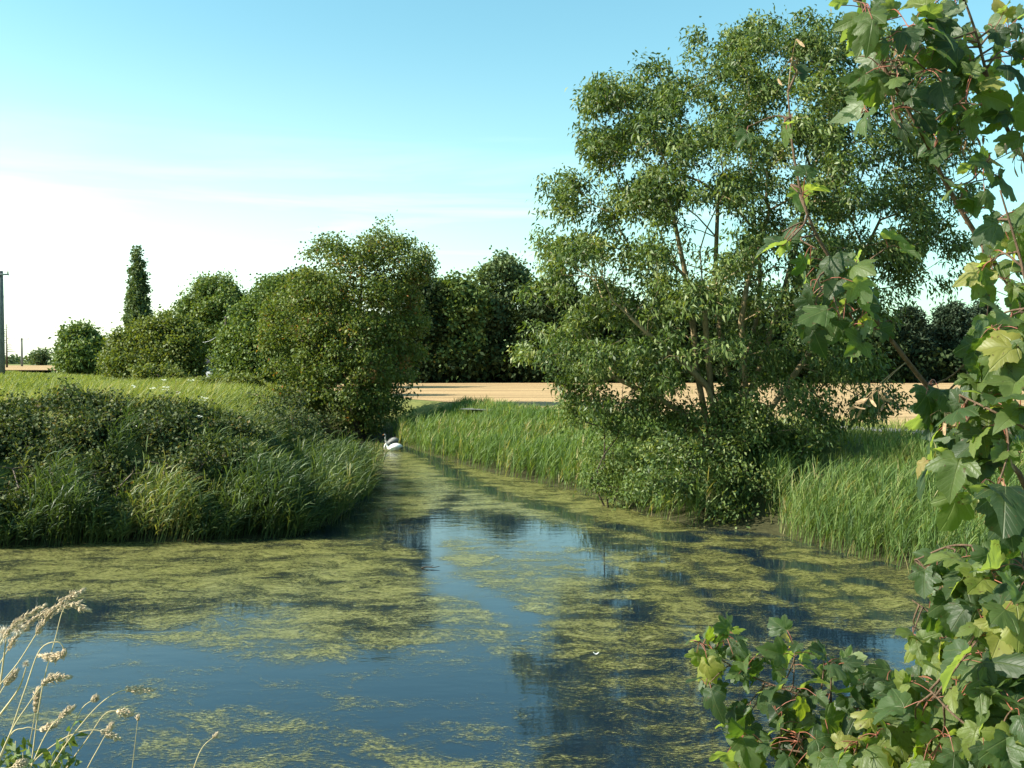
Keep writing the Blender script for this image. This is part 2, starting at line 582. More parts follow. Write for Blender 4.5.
sheet('stubble_field', [(-2, 57.5), (2.5, 49.5), (16, 37.5), (40, 24.5), (150, 10), (150, 124), (20, 120), (-24, 122), (-27, 110), (-13, 80), (-7, 66)], RZ + 0.02, M['stubble'])
sheet('distant_field', [(-75, 175), (-230, 175), (-330, 420), (-140, 420)], LZ + 0.06, M['stubble'])

t = NT('farm_track_surface')
tc = t.n('ShaderNodeTexCoord')
n2 = t.noise(5, 6, 0.7, tc.outputs['Object'])
M['track'] = t.surf(t.bsdf(t.ramp(n2, [(0.3, (0.10, 0.10, 0.105)), (0.7, (0.19, 0.185, 0.18))]), 0.9, 0.15, t.bump(n2, 0.4, 0.04)).outputs[0])
sheet('track', [(-2.8, 51.6), (4.2, 46.0), (14.2, 33.6), (24, 23), (26, 24.6), (15.5, 35.0), (5.2, 47.6), (-2.2, 52.8)], RZ + 0.024, M['track'])

# ------------------------------------------------------------------ water and floating algae
t = NT('river_water')
tc = t.n('ShaderNodeTexCoord')
r1 = t.noise(2.2, 4, 0.55, t.mapping(tc.outputs['Object'], (0.7, 1.6, 1)))
r2 = t.noise(0.5, 2, 0.5, tc.outputs['Object'])
b = t.bsdf((0.006, 0.014, 0.024), 0.02, 0.5, t.bump(t.math('ADD', r1, r2), 0.06, 0.05))
b.inputs['IOR'].default_value = 1.45
M['water'] = t.surf(b.outputs[0])
wx = np.linspace(-90, 36, 190); wy = np.linspace(7, 72, 110)
WX, WY = np.meshgrid(wx, wy)
wd = sdf(np.stack([WX.ravel(), WY.ravel()], 1), WPOLY)
I = (np.arange(109)[:, None] * 190 + np.arange(189)[None]).ravel()
WQ = np.stack([I, I + 1, I + 191, I + 190], 1)
keep = (wd[WQ].min(1) < 1.2)
WQ = WQ[keep]
used = np.unique(WQ); remap = np.full(len(wd), -1); remap[used] = np.arange(len(used))
water = mesh_obj('water', np.stack([WX.ravel(), WY.ravel(), 0 * wd], 1)[used], [remap[WQ]], M['water'], smooth=True)
tag(water, kind='structure')

# algae density: laid out on the water's own plan (metres), as patches and open lanes
ax_ = graded(-40, 24, -14, 14, 0.14, 1.1); ay_ = graded(8.4, 66, 10, 30, 0.14, 1.03)
AX, AY = np.meshgrid(ax_, ay_)
ap = np.stack([AX.ravel(), AY.ravel()], 1)
ad = sdf(ap, WPOLY)


def gdist(poly_px):
    L = np.array([gp(*p)[:2] for p in poly_px])
    A, B = L[:-1], L[1:]; E = B - A
    out = np.empty(len(ap))
    for s in range(0, len(ap), 20000):
        w = ap[s:s + 20000, None] - A[None]
        tt = np.clip((w * E).sum(-1) / (E * E).sum(-1), 0, 1)
        out[s:s + 20000] = np.linalg.norm(w - E * tt[..., None], axis=2).min(1)
    return out


def poly_d(px):
    return sdf(ap, np.array([gp(*p)[:2] for p in px]))


dens = np.full(len(ap), 0.36)
mat_left = poly_d([(-300, 545), (300, 540), (400, 545), (440, 575), (400, 605), (300, 598), (150, 602), (40, 600), (-300, 600)])
dens = np.maximum(dens, 0.30 + 0.44 * sst(-mat_left, -1.3, 1.0))
mat_mid = poly_d([(440, 590), (420, 560), (470, 560), (520, 600), (545, 628), (500, 640), (420, 640), (300, 665), (150, 640), (120, 610), (300, 600)])
dens = np.maximum(dens, 0.30 + 0.32 * sst(-mat_mid, -1.0, 0.8))
chan = poly_d([(365, 440), (385, 443), (440, 458), (600, 497), (700, 530), (640, 540), (560, 525), (480, 510), (400, 520), (370, 505), (380, 480)])
dens = np.maximum(dens, 0.30 + 0.52 * sst(-chan, -0.6, 0.8))
mid2 = poly_d([(425, 530), (520, 560), (600, 590), (660, 650), (600, 680), (540, 640), (470, 590), (430, 560)])
dens = np.maximum(dens, 0.30 + 0.34 * sst(-mid2, -0.8, 0.7))
right_mat = poly_d([(520, 560), (600, 545), (700, 535), (780, 537), (860, 560), (1050, 605), (1050, 660), (930, 660), (850, 640), (770, 600), (700, 640), (620, 660), (560, 620)])
dens = np.maximum(dens, 0.30 + 0.36 * sst(-right_mat, -1.0, 0.9))
low_right = poly_d([(560, 660), (760, 610), (900, 660), (900, 780), (640, 790), (540, 700)])
dens = np.maximum(dens, 0.30 + 0.10 * sst(-low_right, -0.8, 0.8))
low_left = poly_d([(100, 690), (400, 715), (520, 760), (480, 800), (0, 800)])
dens = np.maximum(dens, 0.30 + 0.14 * sst(-low_left, -0.8, 0.8))
# lanes of open water
for pl, w, s in (([(452, 470), (462, 490), (440, 515), (430, 545), (445, 580), (490, 602), (530, 628)], 0.34, 0.42),
                 ([(505, 522), (560, 540), (620, 548), (680, 552)], 0.42, 0.40),
                 ([(395, 447), (430, 458), (455, 475), (500, 495), (600, 525), (690, 540)], 0.46, 0.62),
                 ([(590, 555), (610, 580), (640, 620)], 0.35, 0.35),
                 ([(40, 612), (0, 605)], 1.0, 0.5),
                 ([(750, 550), (790, 590), (800, 625), (900, 650)], 0.24, 0.45), ([(700, 545), (790, 562), (900, 592), (960, 610)], 0.16, 0.38), ([(800, 560), (850, 600), (930, 640)], 0.14, 0.36), ([(640, 560), (700, 590), (760, 640)], 0.2, 0.36),
                 ([(680, 560), (740, 585), (780, 610)], 0.15, 0.25),
                 ([(870, 640), (940, 650)], 0.5, 0.3)):
    g = gdist(pl) + 0.12 * np.sin(ap[:, 0] * 3.1 + 2 * np.sin(ap[:, 1] * 1.7)) + 0.1 * np.sin(ap[:, 1] * 4.3 + ap[:, 0])
    g = np.maximum(g, 0)
    dens -= s * np.exp(-(g / w) ** 2)
openw = poly_d([(-200, 640), (150, 648), (300, 668), (480, 648), (560, 668), (590, 740), (420, 712), (200, 690), (-200, 690)])
dens -= 0.16 * sst(-openw, -0.8, 0.8)
dens = np.clip(dens, 0, 1)
I = (np.arange(len(ay_) - 1)[:, None] * len(ax_) + np.arange(len(ax_) - 1)[None]).ravel()
AQ = np.stack([I, I + 1, I + len(ax_) + 1, I + len(ax_)], 1)
AQ = AQ[(ad[AQ].min(1) < 0.3) & (dens[AQ].max(1) > 0.12)]
used = np.unique(AQ); remap = np.full(len(ad), -1); remap[used] = np.arange(len(used))
t = NT('floating_algae')
tc = t.n('ShaderNodeTexCoord')
da = t.n('ShaderNodeAttribute', attribute_name='cover').outputs['Fac']
warp = t.n('ShaderNodeTexNoise'); warp.inputs['Scale'].default_value = 0.8; t.l(tc.outputs['Object'], warp.inputs['Vector'])
vv = t.n('ShaderNodeVectorMath', operation='MULTIPLY_ADD'); t.l(warp.outputs['Color'], vv.inputs[0]); vv.inputs[1].default_value = (1.2, 1.2, 0); t.l(tc.outputs['Object'], vv.inputs[2])
s1 = t.noise(1.1, 6, 0.68, t.mapping(vv.outputs[0], (0.75, 1.25, 1)))
s2 = t.noise(7.5, 6, 0.78, t.mapping(vv.outputs[0], (0.7, 1.35, 1)))
s3 = t.noise(24, 6, 0.8, t.mapping(tc.outputs['Object'], (0.6, 1.5, 1)))
nn = t.math('ADD', t.math('MULTIPLY', s2, 0.36), t.math('MULTIPLY', s3, 0.64))
thr = t.math('MULTIPLY_ADD', s1, -0.60, t.math('MULTIPLY_ADD', da, -0.32, 0.605 + 0.30))
cov = t.math('SUBTRACT', nn, thr)
alpha = t.math('MULTIPLY', t.math('MULTIPLY', cov, 7.0, clamp=True), t.math('MULTIPLY_ADD', da, 0.5, 0.5))
col = t.ramp(t.math('MULTIPLY_ADD', s3, 0.5, t.math('MULTIPLY', s2, 0.5)), [(0.37, (0.05, 0.054, 0.016)), (0.45, (0.18, 0.185, 0.042)), (0.52, (0.41, 0.40, 0.10)), (0.60, (0.66, 0.62, 0.30))])
spk = t.noise(60, 2, 0.5, tc.outputs['Object'])
col = t.mix(t.ramp(spk, [(0.60, (0, 0, 0)), (0.72, (0.6, 0.6, 0.6))]), col, (0.42, 0.40, 0.20))
lowc = t.ramp(s1, [(0.36, (0.42, 0.45, 0.36)), (0.6, (1, 1, 1))])
col = t.mix(1.0, col, lowc, 'MULTIPLY')
b = t.bsdf(col, 0.7, 0.25, t.bump(t.math('ADD', s2, s3), 1.0, 0.16))
b.inputs['Coat Weight'].default_value = 0.6; b.inputs['Coat Roughness'].default_value = 0.06; b.inputs['Coat IOR'].default_value = 1.33
b.inputs['Coat Normal'].default_value = (0, 0, 0)
t.l(t.bump(s2, 0.12, 0.05), b.inputs['Coat Normal'])
tp = t.n('ShaderNodeBsdfTransparent'); mx = t.n('ShaderNodeMixShader')
t.l(alpha, mx.inputs[0]); t.l(tp.outputs[0], mx.inputs[1]); t.l(b.outputs[0], mx.inputs[2])
M['algae'] = t.surf(mx.outputs[0])
algae = mesh_obj('floating_algae', np.stack([AX.ravel(), AY.ravel(), 0 * ad + 0.006], 1)[used], [remap[AQ]], M['algae'], attrs={'cover': dens[used]}, smooth=True)
tag(algae, 'olive green mats of algae and weed floating on the river', 'algae', kind='stuff')

# ------------------------------------------------------------------ big ash tree
def lobes_to_pts(lobes, Y0, rng, nsub, per, depthk=1.0, yspread=3.0, tight=0.34, hollow=0.55):
    out = []
    for (px, py, rx, ry, *o) in lobes:
        dy = o[0] if o else rng.uniform(-yspread, yspread)
        q = o[1] if len(o) > 1 else 1.0
        Yd = Y0 + dy
        c = at(px, py, Yd); s = Yd / F
        r = np.array([rx * s, (rx + ry) / 2 * s * depthk, ry * s])
        out.append(lobe_points(c, r, max(2, int(nsub * q * (rx * ry) / 1600)), per, rng, hollow, tight))
    return np.concatenate(out)


def in_poly(p, poly):
    A = np.array(poly, dtype=float); B = np.roll(A, -1, 0)
    c = (A[:, 1] > p[1]) != (B[:, 1] > p[1])
    xi = A[:, 0] + (p[1] - A[:, 1]) * (B[:, 0] - A[:, 0]) / np.where(B[:, 1] == A[:, 1], 1e-9, B[:, 1] - A[:, 1])
    return (c & (p[0] < xi)).sum() % 2 == 1


def hull_pts(poly, Y0, depth, n, r, nsub, per, rng, gaps=(), tight=0.36):
    """leafy lobes spread through a crown of the given frontal outline; thick in the middle, thin at the rim"""
    A = np.array(poly, dtype=float)
    lo, hi = A.min(0), A.max(0)
    cands, out = [], []
    while len(cands) < n:
        p = rng.uniform(lo, hi)
        if not in_poly(p, A): continue
        if any(((p[0] - g[0]) / g[2]) ** 2 + ((p[1] - g[1]) / g[3]) ** 2 < 1 and rng.uniform() < g[4] for g in gaps): continue
        best = None
        cands.append(p)
    E = np.roll(A, -1, 0) - A
    for p in cands:
        w = p - A; tt = np.clip((w * E).sum(1) / (E * E).sum(1), 0, 1)
        de = np.linalg.norm(w - E * tt[:, None], axis=1).min()
        k = min(1, de / (0.28 * min(hi - lo)))
        rr = r * rng.uniform(0.7, 1.25) * (0.6 + 0.4 * k)
        if de < rr * 0.75:                       # keep the lobe inside the outline
            cen = (lo + hi) / 2; p = p + (cen - p) / np.linalg.norm(cen - p) * (rr * 0.75 - de)
        Yd = Y0 + rng.choice([-1, 1]) * depth * math.sqrt(k) * rng.uniform(0.15, 1)
        sc_ = Yd / F
        out.append(lobe_points(at(p[0], p[1], Yd), np.array([rr, rr, rr * 0.85]) * sc_, nsub, per, rng, 0.35, tight))
    return np.concatenate(out)


def hull_even(poly, Y0, depth, n, rng, gaps=(), scale=1.0, clump=0.6, rag=1.0):
    """twig tips spread evenly through a crown of this frontal outline, with small uneven clumps and gaps"""
    A = np.array(poly, dtype=float); E = np.roll(A, -1, 0) - A
    lo, hi = A.min(0), A.max(0); out = []
    ph = rng.uniform(0, 6, 8)
    while len(out) < n:
        p = rng.uniform(lo - 8 * scale, hi + 8 * scale)
        wv = np.array([math.sin(p[1] / (6.5 * scale) + ph[5]) + 0.6 * math.sin(p[0] / (4.1 * scale) + ph[6]) + 0.5 * math.sin(p[1] / (2.7 * scale)),
                       math.sin(p[0] / (6.1 * scale) + ph[7]) + 0.6 * math.sin(p[1] / (4.4 * scale) + ph[0]) + 0.5 * math.sin(p[0] / (2.9 * scale))]) * 5.5 * scale * rag
        if not in_poly(p + wv, A): continue
        if any(((p[0] - g[0]) / g[2]) ** 2 + ((p[1] - g[1]) / g[3]) ** 2 < 1 and rng.uniform() < g[4] for g in gaps): continue
        w = p - A; tt = np.clip((w * E).sum(1) / (E * E).sum(1), 0, 1)
        k = min(1, np.linalg.norm(w - E * tt[:, None], axis=1).min() / (0.25 * min(hi - lo)))
        dy = rng.uniform(-1, 1) * depth * math.sqrt(k + 0.02)
        x, y, z = p[0] / 13 / scale, p[1] / 11 / scale, dy * 1.6
        v = math.sin(x + ph[0] + 1.3 * math.sin(y + ph[1])) + math.sin(y * 1.3 + ph[2] + 1.2 * math.sin(z + ph[3])) + math.sin(z * 1.1 + x * .7 + ph[4])
        if v < 0 and rng.uniform() < clump: continue
        out.append(at(p[0], p[1], Y0 + dy))
    return np.array(out)


rng = rng_(11)
YA = 29.5
ax0 = at(722, 478, YA); ax0[2] = hz(ax0[0], ax0[1]) - 0.15
ash = thing('ash_tree', ax0, 'tall multi-stemmed ash tree leaning over the right bank with feathery green foliage', 'tree')
ash_hull = [(598, 78), (640, 62), (662, 74), (690, 44), (725, 40), (755, 12), (790, 22), (820, 14), (850, 28), (900, 40), (960, 70), (978, 150), (962, 230), (966, 278), (900, 288), (884, 330), (895, 380), (880, 428), (830, 424),
            (800, 445), (700, 440), (650, 412), (600, 408), (572, 398), (558, 378), (512, 352), (512, 326), (550, 322), (580, 316), (602, 316), (590, 302), (560, 302), (524, 288), (530, 240), (546, 230), (550, 180), (572, 172), (598, 196), (606, 175), (584, 150), (580, 108)]
gaps = [(704, 232, 40, 36, .78), (640, 292, 20, 12, .6), (752, 300, 26, 26, .5), (655, 262, 22, 12, .5), (590, 205, 12, 20, .8), (770, 262, 22, 14, .5), (690, 395, 30, 14, .6), (700, 345, 60, 36, .45), (850, 290, 18, 12, .4)]
gaps += [(790, 196, 20, 12, .5), (740, 170, 18, 10, .5), (845, 228, 22, 12, .5), (650, 396, 44, 12, .8), (800, 412, 60, 16, .5), (660, 130, 14, 10, .5), (620, 340, 30, 8, .4)]
pts = hull_even(ash_hull, YA, 4.4, 1900, rng, gaps, 1.0, 0.93)
tr = lambda *P: spline([np.array([*ax0[:2], ax0[2]]) + np.array(q) for q in [(0, 0, 0)]] + [at(*p) for p in P], 9)
stems = [tr((700, 390, YA - .3), (690, 300, YA - .5), (672, 210, YA - 1)),
         tr((730, 400, YA + .4), (716, 300, YA + .6), (718, 200, YA + .8)),
         tr((752, 390, YA + .6), (790, 270, YA + 1), (812, 170, YA + 1.2)),
         tr((712, 395, YA - .8), (660, 345, YA - 1.6), (612, 300, YA - 2)),
         tr((770, 410, YA - .2), (830, 320, YA - .3), (880, 220, YA - .2))]
stems += [tr((735, 395, YA + 1), (760, 300, YA + 1.6), (752, 190, YA + 2)), tr((712, 398, YA - .4), (705, 320, YA - 1.2), (700, 250, YA - 1.8)), tr((745, 400, YA - .8), (742, 310, YA - 1.4), (770, 210, YA - 1.6)), tr((690, 420, YA), (630, 385, YA - .6), (570, 360, YA - 1))]
build_tree(ash, stems, pts, [dict(m=56, L=0.18, W=0.064, spread=0.20, ub=0.5, droop=0.55, sun=0.3),
                             dict(m=9, L=0.17, W=0.06, spread=0.32, ub=0.5, droop=0.5)], M['ash_leaf'], M['ash_bark'], 0.095, 0.005, 21, alpha=0.3, seg=0.6, k=6)

# scrub round its foot, hanging into the water
def bush(name, label, px, py, Y, lobes, seed, mat, leafargs, nsub=9, per=4, R0=0.05, group=None, yspread=1.0, stems=4, z=None, cat='bush', depthk=1.0, wood='stem', crown='foliage', bark='bark_dark', hollow=0.5, tight=0.36):
    rng = rng_(seed)
    b0 = at(px, py, Y); b0[2] = (hz(b0[0], b0[1]) if z is None else z) - 0.1
    root = thing(name, b0, label, cat, group)
    pts = lobes_to_pts(lobes, Y, rng, nsub, per, depthk, yspread, tight, hollow)
    pts[:, 2] = np.maximum(pts[:, 2], 0.12)
    cen = pts.mean(0)
    ss = []
    for i in range(stems):
        a = i / stems * TAU + rng.uniform(0, 1)
        sp = np.ptp(pts, axis=0) * 0.22
        mid = b0 + (cen - b0) * 0.45 + np.array([math.cos(a) * sp[0], math.sin(a) * sp[1], 0])
        ss.append(spline([b0 + np.array([math.cos(a), math.sin(a), 0]) * 0.1, mid], 5))
    build_tree(root, ss, pts, leafargs, mat, M[bark], R0, 0.006, seed + 1, alpha=0.2, seg=0.5, k=5, wood=wood, crown=crown)
    return root


la_bush = [dict(m=60, L=0.13, W=0.06, spread=0.22, ub=0.5, droop=0.4, sun=0.2), dict(m=22, L=0.14, W=0.06, spread=0.42, ub=0.4, droop=0.5)]
bush('riverside_bush', 'dense leafy scrub under the ash tree with its lowest sprays trailing into the water', 705, 500, 28.2,
     [(700, 430, 55, 30), (760, 430, 48, 34), (650, 445, 38, 28), (690, 470, 55, 30, -.8), (750, 470, 50, 36, -.5), (655, 488, 40, 20, -1), (700, 505, 52, 18, -1.2), (752, 505, 30, 20, -.8), (780, 445, 28, 34, .6)],
     41, M['ash_leaf'], la_bush, nsub=6)
bush('riverside_bush', 'smaller sunlit bush left of the ash tree spilling over the reeds', 610, 480, 30.5,
     [(598, 418, 30, 18), (628, 430, 30, 22), (618, 458, 34, 24), (600, 478, 24, 16), (572, 402, 20, 10), (640, 405, 26, 16), (626, 488, 28, 12, -1)],
     43, M['hedge_leaf'], la_bush, R0=0.03, stems=3)

# ------------------------------------------------------------------ left tree over the channel
rng = rng_(5)
YL = 56.5
b0 = at(362, 440, YL); b0[2] = hz(b0[0], b0[1]) - 0.2
lt = thing('field_maple_tree', b0, 'bushy round tree with yellowing leaves on the left bank beside the swans', 'tree')
lhull = [(314, 248), (340, 234), (353, 246), (366, 231), (396, 229), (410, 250), (432, 249), (426, 272), (414, 292), (420, 330), (412, 380), (396, 412), (376, 434), (340, 430), (300, 404), (274, 372), (266, 330), (274, 298), (294, 274), (312, 264)]
pts = hull_even(lhull, YL, 3.6, 760, rng, [(354, 244, 7, 10, .9), (424, 288, 8, 12, .9), (300, 268, 10, 8, .6)], 0.7, 0.75)
st = [spline([b0, at(362, 400, YL), at(358, 330, YL), at(362, 280, YL)], 8), spline([b0, at(350, 395, YL - 1), at(330, 330, YL - 1)], 6), spline([b0, at(376, 395, YL + .8), at(394, 320, YL + 1)], 6)]
build_tree(lt, st, pts, [dict(m=62, L=0.19, W=0.12, spread=0.33, ub=0.6, droop=0.3, sun=0.3), dict(m=14, L=0.19, W=0.125, spread=0.5, ub=0.5, droop=0.3)],
           M['maple_like'], M['bark_dark'], 0.2, 0.012, 55, alpha=0.25, seg=0.9)

# ------------------------------------------------------------------ trees and shrubs on the left meadow
la_mid = [dict(m=44, L=0.34, W=0.22, spread=0.42, ub=0.6, droop=0.25, sun=0.2), dict(m=16, L=0.34, W=0.22, spread=0.75)]


def far_tree(name, label, px, py, Y, lobes, seed, mat, leaf, nsub=12, per=3, R0=0.25, group=None, yspread=1.5, cat='tree', seg=1.0, hollow=0.5, zoff=0, tight=0.34):
    rng = rng_(seed)
    b0 = at(px, py, Y); b0[2] = hz(b0[0], b0[1]) - 0.2
    root = thing(name, b0, label, cat, group)
    if isinstance(lobes, tuple): pts = hull_even(lobes[0], Y, lobes[1], lobes[2], rng, (), lobes[3], 0.85)
    else: pts = lobes_to_pts(lobes, Y, rng, nsub, per, 1.0, yspread, hollow=hollow, tight=tight)
    pts[:, 2] = np.maximum(pts[:, 2], b0[2] + 0.4)
    cen = pts.mean(0)
    top = cen.copy(); top[2] = b0[2] + (pts[:, 2].max() - b0[2]) * 0.6
    stem = spline([b0, b0 + (top - b0) * np.array([.3, .3, .5]), top], 7)
    build_tree(root, [stem], pts, leaf, mat, M['bark_dark'], R0, 0.02, seed + 1, alpha=0.25, seg=seg, k=5)
    return root


s = lambda m, L, sp: [dict(m=int(m * 1.6), L=L * .74, W=L * 0.48, spread=sp, ub=0.6, droop=0.25, sun=0.2), dict(m=m // 3, L=L * .74, W=L * 0.48, spread=sp * 1.6)]
far_tree('hawthorn_tree', 'dark rounded thorn tree standing alone left of the poplar', 82, 374, 150,
         ([(62, 350), (66, 338), (76, 331), (85, 322), (88, 326), (91, 338), (99, 348), (101, 372), (63, 372)], 3.2, 360, 0.4), 61, M['hedge_leaf'], s(30, 0.75, 0.7), nsub=44, R0=0.3, yspread=2)
far_tree('poplar_tree', 'tall narrow columnar poplar rising above the left hedge', 137, 374, 170,
         ([(137, 248), (138.5, 262), (142.5, 282), (146, 304), (147, 330), (146, 372), (128, 372), (127, 330), (129, 300), (132.5, 280), (135.5, 262)], 1.5, 560, 0.3), 63, M['pale_leaf'], s(34, 0.7, 0.42), nsub=70, R0=0.4, yspread=.6)
far_tree('willow_shrub', 'broad yellowish green willow thicket in front of the poplar', 160, 388, 76,
         ([(106, 376), (109, 350), (118, 336), (134, 331), (146, 320), (152, 328), (160, 316), (170, 314), (178, 324), (190, 322), (196, 334), (199, 356), (196, 384), (160, 390), (114, 386)], 2.6, 520, 0.45),
         65, M['willow_leaf'], s(40, 0.36, 0.4), nsub=24, R0=0.12, cat='shrub')
far_tree('willow_shrub', 'low olive shrub at the front corner of the willow thicket', 160, 392, 66,
         [(158, 374, 16, 13), (176, 378, 14, 11), (144, 378, 10, 9)], 66, M['willow_leaf'], s(40, 0.3, 0.3), nsub=30, R0=0.06, cat='shrub')
far_tree('oak_tree', 'round crowned dark green tree behind the willow thicket', 215, 378, 112,
         ([(182, 330), (186, 310), (188, 298), (196, 293), (198, 284), (212, 281), (226, 280), (236, 290), (243, 294), (242, 340), (230, 350), (192, 350)], 3.6, 480, 0.45), 67, M['hedge_leaf'], s(38, 0.5, 0.55), nsub=34, R0=0.35, yspread=2)
far_tree('elm_tree', 'dense wide tree between the electricity post and the yellowing tree', 265, 395, 72,
         ([(220, 392), (222, 368), (218, 352), (230, 340), (230, 322), (240, 316), (246, 296), (260, 290), (266, 282), (286, 282), (304, 296), (314, 330), (312, 396)], 2.8, 720, 0.5),
         69, M['hedge_leaf'], s(40, 0.34, 0.4), nsub=26, R0=0.25, yspread=2)
far_tree('elm_tree', 'taller dark tree just behind the wide tree by the post', 300, 392, 95,
         ([(268, 350), (272, 300), (286, 280), (312, 272), (334, 284), (344, 320), (340, 366)], 3.5, 520, 0.6), 71, M['wood_leaf'], s(36, 0.45, 0.5), nsub=30, R0=0.3, yspread=2)
far_tree('elder_bush', 'low bright green bush in the meadow before the wide tree', 235, 398, 56,
         [(225, 386, 20, 10), (248, 390, 18, 9), (210, 392, 10, 7), (238, 380, 10, 6)], 73, M['willow_leaf'], s(44, 0.24, 0.26), nsub=40, R0=0.04, cat='bush')
far_tree('field_tree', 'tiny round tree far off on the left horizon', 40, 366, 420, [(40, 357, 6, 5), (37, 360, 4, 4), (43, 360, 4, 4)], 75, M['pale_leaf'], s(30, 1.6, 1.4), nsub=260, R0=0.4)

# far hedgerow on the left horizon
rng = rng_(77)
hp = np.stack([rng.uniform(-900, -330, 500), rng.uniform(840, 900, 500), LZ + rng.uniform(0.5, 7, 500) * rng.uniform(0.4, 1, 500)], 1)
acc = Acc(); leaf_cards(acc, hp, nrm(rng.normal(size=(500, 3))), 12, 3.2, 2.4, 2.0, rng)
tag(acc.build('distant_hedgerow', M['pale_leaf']), 'long low hedgerow far away on the left horizon', 'hedgerow', kind='stuff')

# ------------------------------------------------------------------ the dark wood beyond the stubble field
def wood_tree(name, label, px, Y, top_py, wid, seed, mat, shape='round', group='trees at the front of the wood'):
    z0 = RZ
    H = at(px, top_py, Y)[2] - z0
    x0 = at(px, 380, Y)[0]
    rng = rng_(seed)
    z0 = hz(x0, Y)
    root = thing(name, (x0, Y, z0 - 0.2), label, 'tree', group)
    w = wid / F * Y / 2
    n = 70
    P = []
    for i in range(n):
        f = rng.uniform(0.02, 1)
        if shape == 'round': prof = math.sqrt(max(0.02, 1 - (2 * f - 0.85) ** 2 / 1.35))
        else: prof = (1 - f) ** 0.7 + 0.06
        a = rng.uniform(0, TAU); rr = w * prof * rng.uniform(0.6, 1.0)
        c = np.array([x0 + math.cos(a) * rr, Y + math.sin(a) * rr * 0.8, z0 + 0.4 + f * (H - 0.9)])
        P.append(c + rng.normal(size=(5, 3)) * np.array([.8, .8, .7]) * H * 0.05)
    P = np.concatenate(P)
    stem = spline([(x0, Y, z0 - 0.2), (x0 + .2, Y, z0 + H * .4), (x0, Y, z0 + H * .75)], 6)
    if shape == 'cone':
        leaf = [dict(m=60, L=0.6, W=0.2, spread=0.42, ub=0.3, droop=0.2), dict(m=14, L=0.6, W=0.2, spread=0.7)]
    else:
        leaf = [dict(m=44, L=0.55, W=0.36, spread=0.5, ub=0.6, droop=0.2), dict(m=14, L=0.5, W=0.34, spread=0.9)]
    build_tree(root, [stem], P, leaf, mat, M['bark_dark'], 0.25, 0.02, seed + 1, alpha=0.3, seg=1.5, k=4)
    return root


W_ = [
    ('wood_tree', 'dark leafy tree at the left end of the wood, next to the yellowing tree', 418, 119, 282, 66, 'wood_leaf', 'round'),
    ('wood_tree', 'wood tree with a yellow-green top on its left shoulder', 456, 120, 278, 62, 'hedge_leaf', 'round'),
    ('poplar_tree', 'feathery grey-green tree standing highest in the wood', 506, 124, 256, 66, 'pale_leaf', 'round'),
    ('wood_tree', 'dark tree of the wood right of the feathery grey-green one', 556, 119, 280, 70, 'wood_leaf', 'round'),
    ('wood_tree', 'dark tree of the wood seen through the left side of the ash', 610, 120, 292, 70, 'wood_leaf', 'round'),
    ('wood_tree', 'dark tree of the wood right behind the stems of the ash', 668, 121, 300, 74, 'wood_leaf', 'round'),
    ('wood_tree', 'dark tree of the wood hidden behind the middle of the ash crown', 735, 120, 300, 80, 'wood_leaf', 'round'),
    ('wood_tree', 'dark tree of the wood behind the right side of the ash crown', 805, 120, 305, 80, 'wood_leaf', 'round'),
    ('wood_tree', 'dark round tree of the wood between the ash and the conifers', 868, 118, 318, 60, 'wood_leaf', 'round'),
    ('fir_tree', 'broad dark fir at the right end of the wood', 908, 120, 309, 50, 'conifer_leaf', 'cone'),
    ('fir_tree', 'pointed dark fir right of the broad fir, half behind the sycamore leaves', 950, 122, 306, 46, 'conifer_leaf', 'cone'),
    ('fir_tree', 'slim far right fir seen through the sycamore leaves', 985, 126, 302, 44, 'conifer_leaf', 'cone'),
    ('wood_tree', 'dark wood tree behind the sycamore leaves at the right edge', 1030, 122, 312, 70, 'wood_leaf', 'round'),
]
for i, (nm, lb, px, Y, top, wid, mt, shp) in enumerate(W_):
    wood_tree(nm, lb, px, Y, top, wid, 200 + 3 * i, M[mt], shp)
# deeper trees and understorey read as one mass
rng = rng_(91)
acc = Acc()
P = []
for i in range(620):
    x = rng.uniform(-42, 72); y = rng.uniform(121, 142)
    top = np.interp(x, [-42, -15, 0, 10, 30, 50, 72], [9, 11, 12, 10.5, 8.5, 6.5, 7.5]) * rng.uniform(0.75, 1.05)
    P.append([x, y, RZ + rng.uniform(0.02, 1) * top])
for i in range(420):
    P.append([rng.uniform(-30, 72), rng.uniform(116.5, 123), RZ + 0.2 + rng.uniform(0, 1) ** 1.6 * 3.4])
P = np.array(P)
leaf_cards(acc, P, nrm(rng.normal(size=P.shape)), 60, 0.75, 0.5, 0.95, rng, ub=0.5)
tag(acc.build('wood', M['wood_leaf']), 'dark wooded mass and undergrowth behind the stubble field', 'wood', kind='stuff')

# ------------------------------------------------------------------ bank vegetation
def along(line, n, rng, dmin, dmax):
    """random points beside a bank polyline, dmin..dmax metres on the land side"""
    L = np.asarray(line); E = np.diff(L, axis=0); ln = np.linalg.norm(E, axis=1)
    i = rng.choice(len(ln), size=n, p=ln / ln.sum())
    p = L[i] + E[i] * rng.uniform(0, 1, (n, 1))
    nn = np.stack([-E[i, 1], E[i, 0]], 1) / ln[i][:, None]
    q = p + nn * rng.uniform(dmin, dmax, (n, 1)) + rng.normal(size=(n, 2)) * 0.15
    return q


def to3(q, dz=-0.03):
    return np.concatenate([q, (hfun(q[:, 0], q[:, 1]) + dz)[:, None]], 1)


rng = rng_(101)
